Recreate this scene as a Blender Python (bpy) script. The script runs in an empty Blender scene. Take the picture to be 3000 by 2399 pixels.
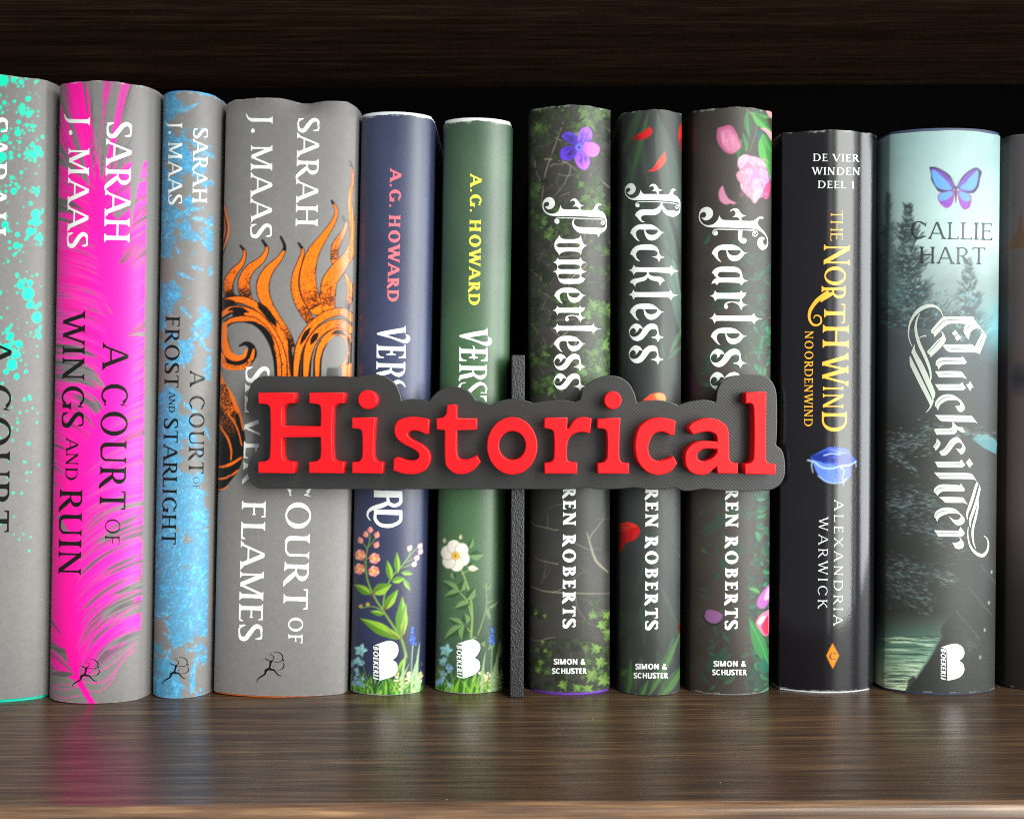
import bpy, math, random
import numpy as np
from mathutils import Vector, Matrix
from mathutils.geometry import delaunay_2d_cdt

sc = bpy.context.scene
COL = sc.collection
R = math.radians
# ------------------------------------------------------------------ camera
IW, IH, F = 3000.0, 2399.0, 2615.0        # photo size and focal length, in photo pixels
DIST, CAMH, ROLL = 0.34, 0.1092, R(0.25)  # metres: camera to book spines, camera above shelf
cam_d = bpy.data.cameras.new('camera')
cam = bpy.data.objects.new('camera', cam_d)
COL.objects.link(cam)
sc.camera = cam
C0 = np.array([0.0, -DIST, CAMH])
CR = np.array([math.cos(ROLL), 0, -math.sin(ROLL)])
CU = np.array([math.sin(ROLL), 0, math.cos(ROLL)])
CF = np.array([0.0, 1.0, 0.0])
cam.matrix_world = Matrix(((CR[0], CU[0], 0, C0[0]), (CR[1], CU[1], -1, C0[1]), (CR[2], CU[2], 0, C0[2]), (0, 0, 0, 1)))
cam_d.sensor_fit = 'HORIZONTAL'
cam_d.sensor_width = 36.0
cam_d.lens = F / IW * 36.0
cam_d.clip_start, cam_d.clip_end = 0.01, 50.0
cam_d.dof.use_dof = True
cam_d.dof.focus_distance = 0.335
cam_d.dof.aperture_fstop = 28.0
# ------------------------------------------------------------------ light
world = bpy.data.worlds.new('World')
sc.world = world
world.use_nodes = True
bg = world.node_tree.nodes['Background']
bg.inputs[0].default_value = (0.93, 0.97, 1.0, 1)
bg.inputs[1].default_value = 0.36

def lamp(name, loc, target, sx, sy, power, col=(1, 1, 1)):
    d = bpy.data.lights.new(name, 'AREA')
    d.shape = 'RECTANGLE'
    d.size, d.size_y, d.energy, d.color = sx, sy, power, col
    o = bpy.data.objects.new(name, d)
    COL.objects.link(o)
    o.location = loc
    o.rotation_euler = (Vector(target) - Vector(loc)).to_track_quat('-Z', 'Y').to_euler()
    return o

def at_az(az, r, z):
    return (r * math.sin(R(az)), -r * math.cos(R(az)), z)
# the tall window to the right of the shelf, hung with curtains: panes and folds of unequal brightness
for az, wd, pw, col in ((22, .18, 3.2, (1.0, .97, .92)), (29, .14, 5.0, (1.0, .97, .90)), (40, .74, 80, (.97, 1.0, .95)), (53, .10, 3.2, (1.0, .96, .88)), (69, .66, 62, (.92, .98, 1.0))):
    lamp('window_light', at_az(az, 2.0, 0.86), (0, 0, 0.12), wd, 3.5, pw*1.36, col)
sc.view_settings.view_transform = 'Standard'
sc.view_settings.look = 'None'
sc.view_settings.exposure = -0.12
sc.view_settings.gamma = 1.0
sc.cycles.filter_width = 1.1
sc.cycles.use_denoising = False
sc.view_settings.use_curve_mapping = False

# ------------------------------------------------------------------ geometry helpers
def rays(p):
    p = np.asarray(p, float).reshape(-1, 2)
    return CR * ((p[:, :1] - IW / 2) / F) + CU * ((IH / 2 - p[:, 1:2]) / F) + CF

def project(P):
    v = np.asarray(P, float) - C0
    d = v @ CF
    return np.stack([IW / 2 + F * (v @ CR) / d, IH / 2 - F * (v @ CU) / d], -1)

def on_y(p, y):
    d = rays(p)
    return C0 + d * ((y - C0[1]) / d[:, 1:2])

def on_shelf(p):
    d = rays(p)
    return C0 + d * (-C0[2] / d[:, 2:3])

def mesh_obj(name, verts, faces, mat, parent=None, smooth=False):
    m = bpy.data.meshes.new(name)
    m.from_pydata([tuple(map(float, v)) for v in verts], [], [tuple(map(int, f)) for f in faces])
    if smooth:
        m.polygons.foreach_set('use_smooth', [True] * len(m.polygons))
    m.update()
    o = bpy.data.objects.new(name, m)
    COL.objects.link(o)
    if mat:
        m.materials.append(mat)
    if parent:
        o.parent = parent
    return o

def empty(name, loc, label, cat, group=None, ry=0.0):
    o = bpy.data.objects.new(name, None)
    COL.objects.link(o)
    o.empty_display_size = 0.02
    o.location = loc
    o.rotation_euler = (0, ry, 0)
    o['label'] = label
    o['category'] = cat
    if group:
        o['group'] = group
    return o

def box(x0, x1, y0, y1, z0, z1):
    v = [(x, y, z) for z in (z0, z1) for y in (y0, y1) for x in (x0, x1)]
    f = [(0, 2, 3, 1), (4, 5, 7, 6), (0, 1, 5, 4), (2, 6, 7, 3), (0, 4, 6, 2), (1, 3, 7, 5)]
    return v, f

# ------------------------------------------------------------------ 2D shapes
def smooth_path(pts, closed=True, n=6):
    """Catmull-Rom through points; a point with a third value is a sharp corner."""
    P = [(float(p[0]), float(p[1])) for p in pts]
    K = [len(p) > 2 for p in pts]
    N = len(P)
    out = []
    for i in range(N if closed else N - 1):
        j = (i + 1) % N
        p1, p2 = P[i], P[j]
        p0 = p1 if (K[i] or (not closed and i == 0)) else P[i - 1]
        p3 = p2 if (K[j] or (not closed and j == N - 1)) else P[(j + 1) % N]
        if K[i] and K[j]:
            out.append(p1)
            continue
        d12 = math.dist(p1, p2) or 1e-9
        m1 = (p2[0] - p0[0], p2[1] - p0[1])
        m2 = (p3[0] - p1[0], p3[1] - p1[1])
        def sc_(m, a, b):
            L = (a ** .5 + b ** .5) or 1
            l = math.hypot(*m) or 1
            k = min(d12, l) / l if True else 1
            return (m[0] * k * .9, m[1] * k * .9)
        m1 = sc_(m1, 1, 1)
        m2 = sc_(m2, 1, 1)
        for t in range(n):
            u = t / n
            a, b, c, d = 2*u**3-3*u**2+1, u**3-2*u**2+u, -2*u**3+3*u**2, u**3-u**2
            out.append((a*p1[0]+b*m1[0]+c*p2[0]+d*m2[0], a*p1[1]+b*m1[1]+c*p2[1]+d*m2[1]))
    if not closed:
        out.append(P[-1])
    return out

def pp(s):
    """'x,y x,y! ...' -> points; ! marks a sharp corner."""
    r = []
    for w in s.split():
        k = w.endswith('!')
        x, y = w.rstrip('!').split(',')
        r.append((float(x), float(y), 1) if k else (float(x), float(y)))
    return r

def brush_poly(pts, widths, n=6):
    """outline of a stroke of varying width along a smooth path"""
    c = np.array(smooth_path(pts, False, n))
    w = np.interp(np.linspace(0, 1, len(c)), np.linspace(0, 1, len(widths)), widths) / 2
    t = np.gradient(c, axis=0)
    t /= np.maximum(np.linalg.norm(t, axis=1, keepdims=True), 1e-9)
    nn = np.stack([-t[:, 1], t[:, 0]], 1)
    return [tuple(p) for p in np.concatenate([c + nn * w[:, None], (c - nn * w[:, None])[::-1]])]

def quads_of_brush(pts, widths, n=6):
    """the same stroke as a list of convex pieces (robust for self-crossing curls)"""
    o = brush_poly(pts, widths, n)
    k = len(o) // 2
    a, b = o[:k], o[k:][::-1]
    return [[[a[i], a[i+1], b[i+1], b[i]]] for i in range(k - 1)]

def disc(x, y, r, n=24, ry=None):
    ry = r if ry is None else ry
    return [(x + r * math.cos(2*math.pi*i/n), y + ry * math.sin(2*math.pi*i/n)) for i in range(n)]

def inside(pts, contour):
    x, y = pts[:, 0], pts[:, 1]
    c = np.asarray([(p[0], p[1]) for p in contour], float)
    r = np.zeros(len(pts), bool)
    x1, y1 = c[:, 0], c[:, 1]
    x2, y2 = np.roll(x1, -1), np.roll(y1, -1)
    for a, b, cc, d in zip(x1, y1, x2, y2):
        if b == d:
            continue
        m = ((b > y) != (d > y)) & (x < (cc - a) * (y - b) / (d - b) + a)
        r ^= m
    return r

def in_shape(pts, shape):
    r = np.zeros(len(pts), bool)
    for c in shape:
        r ^= inside(pts, c)
    return r

def triangulate(shapes, gx=8.0):
    """union of shapes (each: outline + holes) as triangles cut by vertical lines every gx"""
    vs, es = [], []
    for s in shapes:
        for c in s:
            b = len(vs)
            vs += [(p[0], p[1]) for p in c]
            es += [(b + i, b + (i + 1) % len(c)) for i in range(len(c))]
    a = np.array(vs)
    x0, y0 = a.min(0)
    x1, y1 = a.max(0)
    if gx:
        x = math.ceil(x0 / gx) * gx + 0.137
        while x < x1:
            b = len(vs)
            vs += [(x, y0 - 1), (x, y1 + 1)]
            es.append((b, b + 1))
            x += gx
    res = delaunay_2d_cdt([Vector(v) for v in vs], es, [], 0, 1e-5)
    V = np.array([(v.x, v.y) for v in res[0]])
    T = np.array([t for t in res[2]])
    cen = V[T].mean(1)
    ok = np.zeros(len(T), bool)
    for s in shapes:
        ok |= in_shape(cen, s)
    T = T[ok]
    used = np.unique(T)
    mp = -np.ones(len(V), int)
    mp[used] = np.arange(len(used))
    V, T = V[used], mp[T]
    ar = (V[T[:, 1], 0]-V[T[:, 0], 0])*(V[T[:, 2], 1]-V[T[:, 0], 1])-(V[T[:, 1], 1]-V[T[:, 0], 1])*(V[T[:, 2], 0]-V[T[:, 0], 0])
    T[ar < 0] = T[ar < 0][:, ::-1]
    return V, T

def xf(shape, ox, oy, s):
    return [[(ox + p[0] / s, oy + p[1] / s) for p in c] for c in shape]

def bbox(shapes):
    a = np.array([p[:2] for s in shapes for c in s for p in c])
    return (*a.min(0), *a.max(0))

def fit(shapes, x0, y0, x1, y1):
    a0, b0, a1, b1 = bbox(shapes)
    return [[[(x0 + (p[0]-a0)/(a1-a0)*(x1-x0), y0 + (p[1]-b0)/(b1-b0)*(y1-y0)) for p in c] for c in s] for s in shapes]

# ------------------------------------------------------------------ materials
def lin(c):
    c = np.asarray(c, float)
    return np.where(c <= 0.04045, c / 12.92, ((c + 0.055) / 1.055) ** 2.4)

def nmat(name):
    m = bpy.data.materials.new(name)
    m.use_nodes = True
    nt = m.node_tree
    return m, nt.nodes, nt.links, nt.nodes['Principled BSDF']

def coords(N, L, scale=(1, 1, 1)):
    tc = N.new('ShaderNodeTexCoord')
    mp = N.new('ShaderNodeMapping')
    mp.inputs['Scale'].default_value = scale
    L.new(tc.outputs['Object'], mp.inputs[0])
    return mp.outputs[0]

def noise_tex(N, L, vec, scale, detail=3.0, rough=0.55):
    n = N.new('ShaderNodeTexNoise')
    n.inputs['Scale'].default_value = scale
    n.inputs['Detail'].default_value = detail
    n.inputs['Roughness'].default_value = rough
    L.new(vec, n.inputs['Vector'])
    return n.outputs[0]

def ramp(N, L, fac, stops):
    r = N.new('ShaderNodeValToRGB')
    e = r.color_ramp.elements
    e[0].position, e[0].color = stops[0][0], (*stops[0][1], 1)
    e[1].position, e[1].color = stops[-1][0], (*stops[-1][1], 1)
    for p, c in stops[1:-1]:
        k = e.new(p)
        k.color = (*c, 1)
    L.new(fac, r.inputs[0])
    return r.outputs[0]

def bump(N, L, bsdf, h, strength, dist):
    b = N.new('ShaderNodeBump')
    b.inputs['Strength'].default_value = strength
    b.inputs['Distance'].default_value = dist
    L.new(h, b.inputs['Height'])
    L.new(b.outputs[0], bsdf.inputs['Normal'])
    return b

def plain_mat(name, col, rough=0.5, metal=0.0, var=0.08, scale=400, bmp=0.0, spec=0.5):
    m, N, L, b = nmat(name)
    v = coords(N, L)
    n = noise_tex(N, L, v, scale)
    c = np.asarray(col, float)
    L.new(ramp(N, L, n, [(0.25, tuple(c * (1 - var))), (0.75, tuple(np.minimum(c * (1 + var), 1)))]), b.inputs['Base Color'])
    b.inputs['Roughness'].default_value = rough
    b.inputs['Metallic'].default_value = metal
    b.inputs['Specular IOR Level'].default_value = spec
    if bmp:
        bump(N, L, b, n, bmp, 0.0002)
    return m

def jacket_mat(name, rough=0.5, gloss=0.12, bmp=0.12, bscale=900, spec=0.5, long_bump=0.0):
    """printed paper: the artwork colour comes from the sheet's own colour layer, alpha = spot varnish"""
    m, N, L, b = nmat(name)
    a = N.new('ShaderNodeAttribute')
    a.attribute_name = 'print'
    v = coords(N, L)
    n = noise_tex(N, L, v, 2500, 2)
    mx = N.new('ShaderNodeMix')
    mx.data_type = 'RGBA'
    mx.blend_type = 'MULTIPLY'
    mx.inputs[0].default_value = 1.0
    L.new(a.outputs['Color'], mx.inputs[6])
    L.new(ramp(N, L, n, [(0.3, (0.93, 0.93, 0.93)), (0.7, (1.0, 1.0, 1.0))]), mx.inputs[7])
    L.new(mx.outputs[2], b.inputs['Base Color'])
    mr = N.new('ShaderNodeMapRange')
    mr.inputs['To Min'].default_value = rough
    mr.inputs['To Max'].default_value = gloss
    L.new(a.outputs['Alpha'], mr.inputs['Value'])
    L.new(mr.outputs[0], b.inputs['Roughness'])
    b.inputs['Specular IOR Level'].default_value = spec
    h = noise_tex(N, L, v, bscale, 2)
    if long_bump:
        v2 = coords(N, L, (1, 1, 0.08))
        h2 = noise_tex(N, L, v2, 90, 2)
        ad = N.new('ShaderNodeMath')
        ad.operation = 'MULTIPLY_ADD'
        L.new(h2, ad.inputs[0])
        ad.inputs[1].default_value = long_bump
        L.new(h, ad.inputs[2])
        h = ad.outputs[0]
    bump(N, L, b, h, bmp, 0.0002)
    return m
# ------------------------------------------------------------------ printed artwork: a numpy sheet of colour per jacket
def vnoise(h, w, cell, seed, oct=3, stretch=1.0):
    r = np.random.default_rng(seed)
    out = np.zeros((h, w))
    amp, tot = 1.0, 0.0
    cy, cx = cell * stretch, cell
    for _ in range(oct):
        gh, gw = int(h / cy) + 3, int(w / cx) + 3
        g = r.random((gh, gw))
        y, x = np.arange(h) / cy, np.arange(w) / cx
        yi, xi = y.astype(int), x.astype(int)
        fy, fx = (y - yi)[:, None], (x - xi)[None, :]
        fy, fx = fy*fy*(3-2*fy), fx*fx*(3-2*fx)
        a = g[yi][:, xi]*(1-fx) + g[yi][:, xi+1]*fx
        b = g[yi+1][:, xi]*(1-fx) + g[yi+1][:, xi+1]*fx
        out += amp * (a*(1-fy) + b*fy)
        tot += amp
        amp *= 0.5
        cy, cx = max(cy/2, 1.01), max(cx/2, 1.01)
    return out / tot

def even(n):
    """spread noise values evenly over 0..1"""
    r = np.empty(n.size)
    r[np.argsort(n, axis=None)] = np.linspace(0, 1, n.size)
    return r.reshape(n.shape)

class Canvas:
    ST = 2.0
    def __init__(self, x0, y0, x1, y1, base):
        self.x0, self.y0 = x0, y0
        self.w, self.h = int((x1-x0)/self.ST)+1, int((y1-y0)/self.ST)+1
        self.a = np.zeros((self.h, self.w, 3))
        self.a[:] = base
        self.g = np.zeros((self.h, self.w))
        self.clip = np.ones((self.h, self.w))
        self.X = x0 + np.arange(self.w)[None, :]*self.ST + np.zeros((self.h, 1))
        self.Y = y0 + np.arange(self.h)[:, None]*self.ST + np.zeros((1, self.w))
    def noise(self, cell, seed, oct=3, stretch=1.0):
        return vnoise(self.h, self.w, cell/self.ST, seed, oct, stretch)
    def mix(self, m, col):
        m = np.clip(m*self.clip, 0, 1)[..., None]
        self.a = self.a*(1-m) + np.asarray(col)*m
    def _win(self, x0, y0, x1, y1):
        i0, i1 = max(0, int((x0-self.x0)/self.ST)-1), min(self.w, int((x1-self.x0)/self.ST)+3)
        j0, j1 = max(0, int((y0-self.y0)/self.ST)-1), min(self.h, int((y1-self.y0)/self.ST)+3)
        return (i0, i1, j0, j1) if i0 < i1 and j0 < j1 else None
    def _put(self, win, m, col, alpha, gloss=None):
        i0, i1, j0, j1 = win
        m = m * alpha * self.clip[j0:j1, i0:i1]
        if callable(col):
            col = col(self.X[j0:j1, i0:i1], self.Y[j0:j1, i0:i1])
        self.a[j0:j1, i0:i1] = self.a[j0:j1, i0:i1]*(1-m[..., None]) + np.asarray(col)*m[..., None]
        if gloss is not None:
            self.g[j0:j1, i0:i1] = self.g[j0:j1, i0:i1]*(1-m) + gloss*m
    def poly(self, pts, col, alpha=1.0, gloss=None, holes=()):
        P = [(p[0], p[1]) for p in pts]
        a = np.array(P)
        win = self._win(*a.min(0), *a.max(0))
        if not win:
            return
        i0, i1, j0, j1 = win
        m = np.zeros((j1-j0, i1-i0))
        for dx in (-.5, 0, .5):
            for dy in (-.5, 0, .5):
                q = np.stack([(self.X[j0:j1, i0:i1]+dx*self.ST*.66).ravel(), (self.Y[j0:j1, i0:i1]+dy*self.ST*.66).ravel()], 1)
                m += in_shape(q, [P, *holes]).reshape(m.shape)
        self._put(win, m/9, col, alpha, gloss)
    def sp(self, pts, col, alpha=1.0, gloss=None):
        self.poly(smooth_path(pts), col, alpha, gloss)
    def stroke(self, pts, widths, col, alpha=1.0, gloss=None, smooth=4):
        c = np.array(smooth_path(pts, False, smooth) if smooth and len(pts) > 2 else [(p[0], p[1]) for p in pts], float)
        w = np.interp(np.linspace(0, 1, len(c)), np.linspace(0, 1, len(widths)), widths) if len(widths) > 1 else np.full(len(c), float(widths[0]))
        r = w.max()/2 + 2
        win = self._win(*(c.min(0)-r), *(c.max(0)+r))
        if not win:
            return
        i0, i1, j0, j1 = win
        X, Y = self.X[j0:j1, i0:i1], self.Y[j0:j1, i0:i1]
        m = np.zeros(X.shape)
        for k in range(len(c)-1):
            (ax, ay), (bx, by) = c[k], c[k+1]
            dx, dy = bx-ax, by-ay
            l2 = dx*dx+dy*dy or 1e-9
            t = np.clip(((X-ax)*dx+(Y-ay)*dy)/l2, 0, 1)
            d = np.hypot(X-ax-t*dx, Y-ay-t*dy)
            rr = (w[k]*(1-t)+w[k+1]*t)/2
            cov = np.clip((rr-d)/self.ST+0.5, 0, 1)*np.clip(rr*2/self.ST+.15, 0, 1)
            np.maximum(m, cov, out=m)
        self._put(win, m, col, alpha, gloss)
    def dot(self, x, y, r, col, alpha=1.0, ry=None, gloss=None):
        ry = ry or r
        win = self._win(x-r, y-ry, x+r, y+ry)
        if not win:
            return
        i0, i1, j0, j1 = win
        d = np.hypot((self.X[j0:j1, i0:i1]-x)/r, (self.Y[j0:j1, i0:i1]-y)/ry)
        self._put(win, np.clip((1-d)*min(r, ry)/self.ST+.5, 0, 1), col, alpha, gloss)
    def sample(self, p):
        x = np.clip((p[:, 0]-self.x0)/self.ST, 0, self.w-1.001)
        y = np.clip((p[:, 1]-self.y0)/self.ST, 0, self.h-1.001)
        xi, yi = x.astype(int), y.astype(int)
        fx, fy = (x-xi)[:, None], (y-yi)[:, None]
        A = np.concatenate([lin(np.clip(self.a, 0, 1)), self.g[..., None]], 2)
        return (A[yi, xi]*(1-fx)+A[yi, xi+1]*fx)*(1-fy) + (A[yi+1, xi]*(1-fx)+A[yi+1, xi+1]*fx)*fy

# ------------------------------------------------------------------ serif / sans capitals made of strokes
def caps(ch, T, t, s, sh=0.035):
    """shapes and advance of a capital, cap height 1; T thick, t thin stroke, s serif length"""
    S = []
    def P(*p): S.append([list(p)])
    def ser(x, y, w, up):
        if s <= 0: return
        d = 1 if up else -1
        a, b = w/2+s, w/2
        P((x-a, y), (x+a, y), (x+a*.97, y+d*sh), (x+b+s*.35, y+d*sh*1.7), (x+b, y+d*sh*3.6), (x-b, y+d*sh*3.6), (x-b-s*.35, y+d*sh*1.7), (x-a*.97, y+d*sh))
    def V(x, w=None, y0=0, y1=1, a=True, b=True):
        w = T if w is None else w
        n = w*.86 if s > 0 else w
        P((x-w/2, y0), (x+w/2, y0), (x+n/2, (y0+y1)/2), (x+w/2, y1), (x-w/2, y1), (x-n/2, (y0+y1)/2))
        if a: ser(x, y0, w, True)
        if b: ser(x, y1, w, False)
    def D(x0, y0, x1, y1, w, a=False, b=False):
        P((x0-w/2, y0), (x0+w/2, y0), (x1+w/2, y1), (x1-w/2, y1))
        if a: ser(x0, y0, w, y0 < .5)
        if b: ser(x1, y1, w, y1 < .5)
    def H(x0, x1, y, h=None):
        h = t if h is None else h
        P((x0, y-h/2), (x1, y-h/2), (x1, y+h/2), (x0, y+h/2))
    def tick(x, y, up, lean=0.0):      # vertical serif at the end of an arm
        if s <= 0: return
        d = 1 if up else -1
        P((x-t*.9, y), (x+lean, y), (x+lean+s*.15, y+d*(t+s*1.5)), (x+lean-t*.25, y+d*(t+s*1.5)), (x-t*.5-s*.3, y+d*t))
    def arc(cx, cy, rx, ry, a0, a1, wx, wy, n=22):
        o, i = [], []
        for k in range(n+1):
            a = R(a0+(a1-a0)*k/n)
            o.append((cx+rx*math.cos(a), cy+ry*math.sin(a)))
            i.append((cx+(rx-wx)*math.cos(a), cy+(ry-wy)*math.sin(a)))
        P(*(o+i[::-1]))
    def B(pts, ws):
        for q in quads_of_brush(pts, ws, 5): S.append(q)
    m = 0.06 + s*.8
    if ch == 'A':
        w = .74
        D(m, 0, m+w*.47, 1, t*1.15, True); D(m+w, 0, m+w*.5, 1.0, T*1.06, True); H(m+w*.16, m+w*.82, .33, t)
        P((m+w*.40, .93), (m+w*.60, .93), (m+w*.5, 1.03))
        adv = w+2*m
    elif ch == 'B':
        V(m+T/2); H(m, m+.30, 1-t/2); H(m, m+.32, .53); H(m, m+.32, t/2)
        arc(m+.28, .76, .25, .24, -90, 90, T, t); arc(m+.30, .265, .29, .265, -90, 90, T, t); adv = m+.66
    elif ch in 'CG':
        arc(m+.42, .5, .42, .52, 42, 318, T*1.05, t, 40)
        if s > 0:
            P((m+.73, .85), (m+.80, 1.0), (m+.765, .70), (m+.70, .80))
        if ch == 'C':
            if s > 0: P((m+.70, .15), (m+.80, .20), (m+.79, .12), (m+.72, .10))
            adv = m+.86
        else:
            V(m+.74, T, .02, .42, False, s > 0); H(m+.5 if s <= 0 else m+.72, m+.74, .42-t/2); adv = m+.90
    elif ch == 'D':
        V(m+T/2); H(m, m+.34, 1-t/2); H(m, m+.34, t/2); arc(m+.32, .5, .48, .5, -90, 90, T*1.05, t, 30); adv = m+.86
    elif ch in 'EF':
        w = .48
        V(m+T/2); H(m, m+w, 1-t/2); H(m, m+w*.86, .52); tick(m+w, 1, False); 
        if s > 0: P((m+w*.86-t*.6, .52-s*.9), (m+w*.86, .52-s*.9), (m+w*.86, .52+s*.9), (m+w*.86-t*.6, .52+s*.9))
        if ch == 'E': H(m, m+w*1.06, t/2); tick(m+w*1.06, 0, True, .02)
        adv = m+w+.10
    elif ch == 'H':
        V(m+T/2); V(m+.64); H(m+T/2, m+.64, .52); adv = 2*m+.64+T/2
    elif ch == 'I':
        V(m+T/2); adv = 2*m+T
    elif ch == '1':
        V(m+.12, T, 0, 1, True, False); P((m+.12-T/2, 1), (m-.06, .84), (m-.05, .80), (m+.12-T/2, .88)); adv = 2*m+.2
    elif ch == 'J':
        V(m+T/2, T, .05, 1, False, True) if s > 0 else V(m+.3, T, .25, 1)
        if s > 0: B([(m+T/2, .2), (m+T*.45, 0), (m-.02, -.16), (m-.16, -.22)], [T, T*.9, t*1.1, t*.6]); adv = 2*m+T
        else: B([(m+.3, .3), (m+.27, .12), (m+.14, T/2), (m, .12)], [T, T, T, T]); adv = m+.42
    elif ch == 'K':
        V(m+T/2); D(m+T*.6, .42, m+.54, 1, t*1.3, False, True); D(m+.62, 0, m+.24, .6, T*1.15, True); adv = m+.70
    elif ch == 'L':
        V(m+T/2); H(m, m+.50, t/2); tick(m+.50, 0, True, .03); adv = m+.56
    elif ch == 'M':
        V(m+t/2+.02, t*1.15); V(m+.80, T); D(m+.06, 1, m+.41, .03, T*1.05); D(m+.80-T*.3, 1, m+.41, .03, t*1.2); adv = 2*m+.80+T/2
    elif ch == 'N':
        V(m+t/2, t*1.1); V(m+.64, t*1.1, 0, 1, False, True); D(m+t/2, 1, m+.64, 0.0, T*1.2); adv = 2*m+.64+t/2+T*.3
    elif ch in 'OQ':
        arc(m+.44, .5, .44, .53, 0, 360, T*1.08, t, 48); adv = 2*m+.86
    elif ch in 'PR':
        V(m+T/2); H(m, m+.30, 1-t/2); H(m, m+.30, .48); arc(m+.28, .735, .27, .265, -90, 90, T, t)
        adv = m+.62
        if ch == 'R':
            if s > 0: B([(m+.27, .49), (m+.45, .24), (m+.62, .03), (m+.74, -.02)], [T*.95, T*1.12, T*.9, t*.5])
            else: D(m+.56, 0, m+.28, .5, T*1.15)
            adv = m+.68
    elif ch == 'S':
        k = .5
        B([(k*.98, .80), (k*.86, .955), (k*.55, 1-t*.55), (k*.22, .93), (k*.10, .77), (k*.26, .62), (k*.62, .46), (k*.97, .29), (k*.92, .10), (k*.58, t*.55), (k*.24, .05), (k*.04, .22)],
          [t*1.1, t*1.0, t, T*.85, T*1.0, T*1.1, T*1.2, T*1.1, T*.9, t, t, t*1.1])
        if s > 0:
            P((k*.90, .98), (k*.99, .98), (k*1.0, .72), (k*.93, .72)); P((k*.0, .29), (k*.07, .29), (k*.12, .02), (k*.02, .02))
        adv = .60
        S[:] = [[[(x+.05, y) for x, y in c] for c in q] for q in S]
    elif ch == 'T':
        V(m+.33, T, 0, 1, True, False); H(m, m+.66, 1-t/2); tick(m+.66, 1, False)
        if s > 0: P((m+t*.9, 1), (m-.0, 1), (m-s*.15, 1-t-s*1.5), (m+t*.25, 1-t-s*1.5), (m+t*.5+s*.3, 1-t))
        adv = .66+2*m*.7
    elif ch == 'U':
        V(m+T/2, T, .3, 1, False, True); V(m+.64, t*1.2 if s > 0 else T, .3, 1, False, True); w = t*1.2 if s > 0 else T
        B([(m+T/2, .34), (m+T*.6, .16), (m+.18, .045), (m+.34, t*.5), (m+.50, .045), (m+.63, .17), (m+.64, .34)], [T, T, (T+t)/2, t*1.1, (w+t)/2, w, w])
        adv = 2*m+.64+w/2
    elif ch == 'V':
        D(m, 1, m+.37, 0, T*1.05, False, False); D(m+.74, 1, m+.37, 0, t*1.15); ser(m, 1, T, False); ser(m+.74, 1, t, False); adv = .74+2*m*.8
    elif ch == 'W':
        D(m, 1, m+.29, 0, T); D(m+.52, 1, m+.29, 0, t*1.15); D(m+.50, 1, m+.78, 0, T); D(m+1.04, 1, m+.78, 0, t*1.15)
        ser(m, 1, T, False); ser(m+1.04, 1, t, False); ser(m+.51, 1, T, False); adv = 1.04+2*m*.8
    elif ch == 'X':
        D(m, 1, m+.62, 0, T*1.1, True, True); D(m+.60, 1, m, 0, t*1.2, True, True); adv = .62+2*m
    elif ch == 'Y':
        V(m+.36, T, 0, .48, True, False); D(m, 1, m+.36, .42, T); D(m+.72, 1, m+.37, .42, t*1.2); ser(m, 1, T, False); ser(m+.72, 1, t, False); adv = .72+2*m*.8
    elif ch == '.':
        P(*disc(m+.09, .085, .09)); adv = .32
    elif ch == '&':
        B([(m+.66, 0), (m+.45, .24), (m+.22, .62), (m+.20, .80), (m+.32, .93), (m+.44, .82), (m+.38, .66), (m+.18, .50), (m+.06, .30), (m+.12, .10), (m+.30, .06), (m+.48, .16), (m+.60, .40)], [T]); adv = .80
    elif ch == ' ':
        adv = .36
    else:
        adv = .3
    return S, adv

FONTS = {'titling': (.155, .072, .075), 'light': (.098, .05, .06), 'bold': (.235, .125, .06), 'slab': (.235, .125, .085), 'sans': (.165, .15, 0.0), 'black': (.22, .19, 0.0), 'foil': (.11, .06, .075)}

def text(string, p0, p1, cap, font='titling', track=0.0, slant=0.0):
    """shapes in photo pixels: baseline from p0 to p1, letters standing cap pixels tall to the left of travel"""
    T, t, s = FONTS[font]
    out, x = [], 0.0
    first = True
    for ch in string:
        S, adv = caps(ch, T, t, s, .055 if font == 'slab' else .035)
        out += [[[(x+px+py*slant, py) for px, py in c] for c in q] for q in S]
        x += adv + track
    a = np.array([p for q in out for c in q for p in c])
    lo, hi = a[:, 0].min(), a[:, 0].max()
    b = np.array([p1[0]-p0[0], p1[1]-p0[1]], float)
    L = np.linalg.norm(b)
    b /= L
    u = np.array([b[1], -b[0]])
    k = L/(hi-lo)
    f = lambda q: (p0[0]+b[0]*(q[0]-lo)*k+u[0]*q[1]*cap, p0[1]+b[1]*(q[0]-lo)*k+u[1]*q[1]*cap)
    return [[[f(q) for q in c] for c in s_] for s_ in out]
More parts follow.
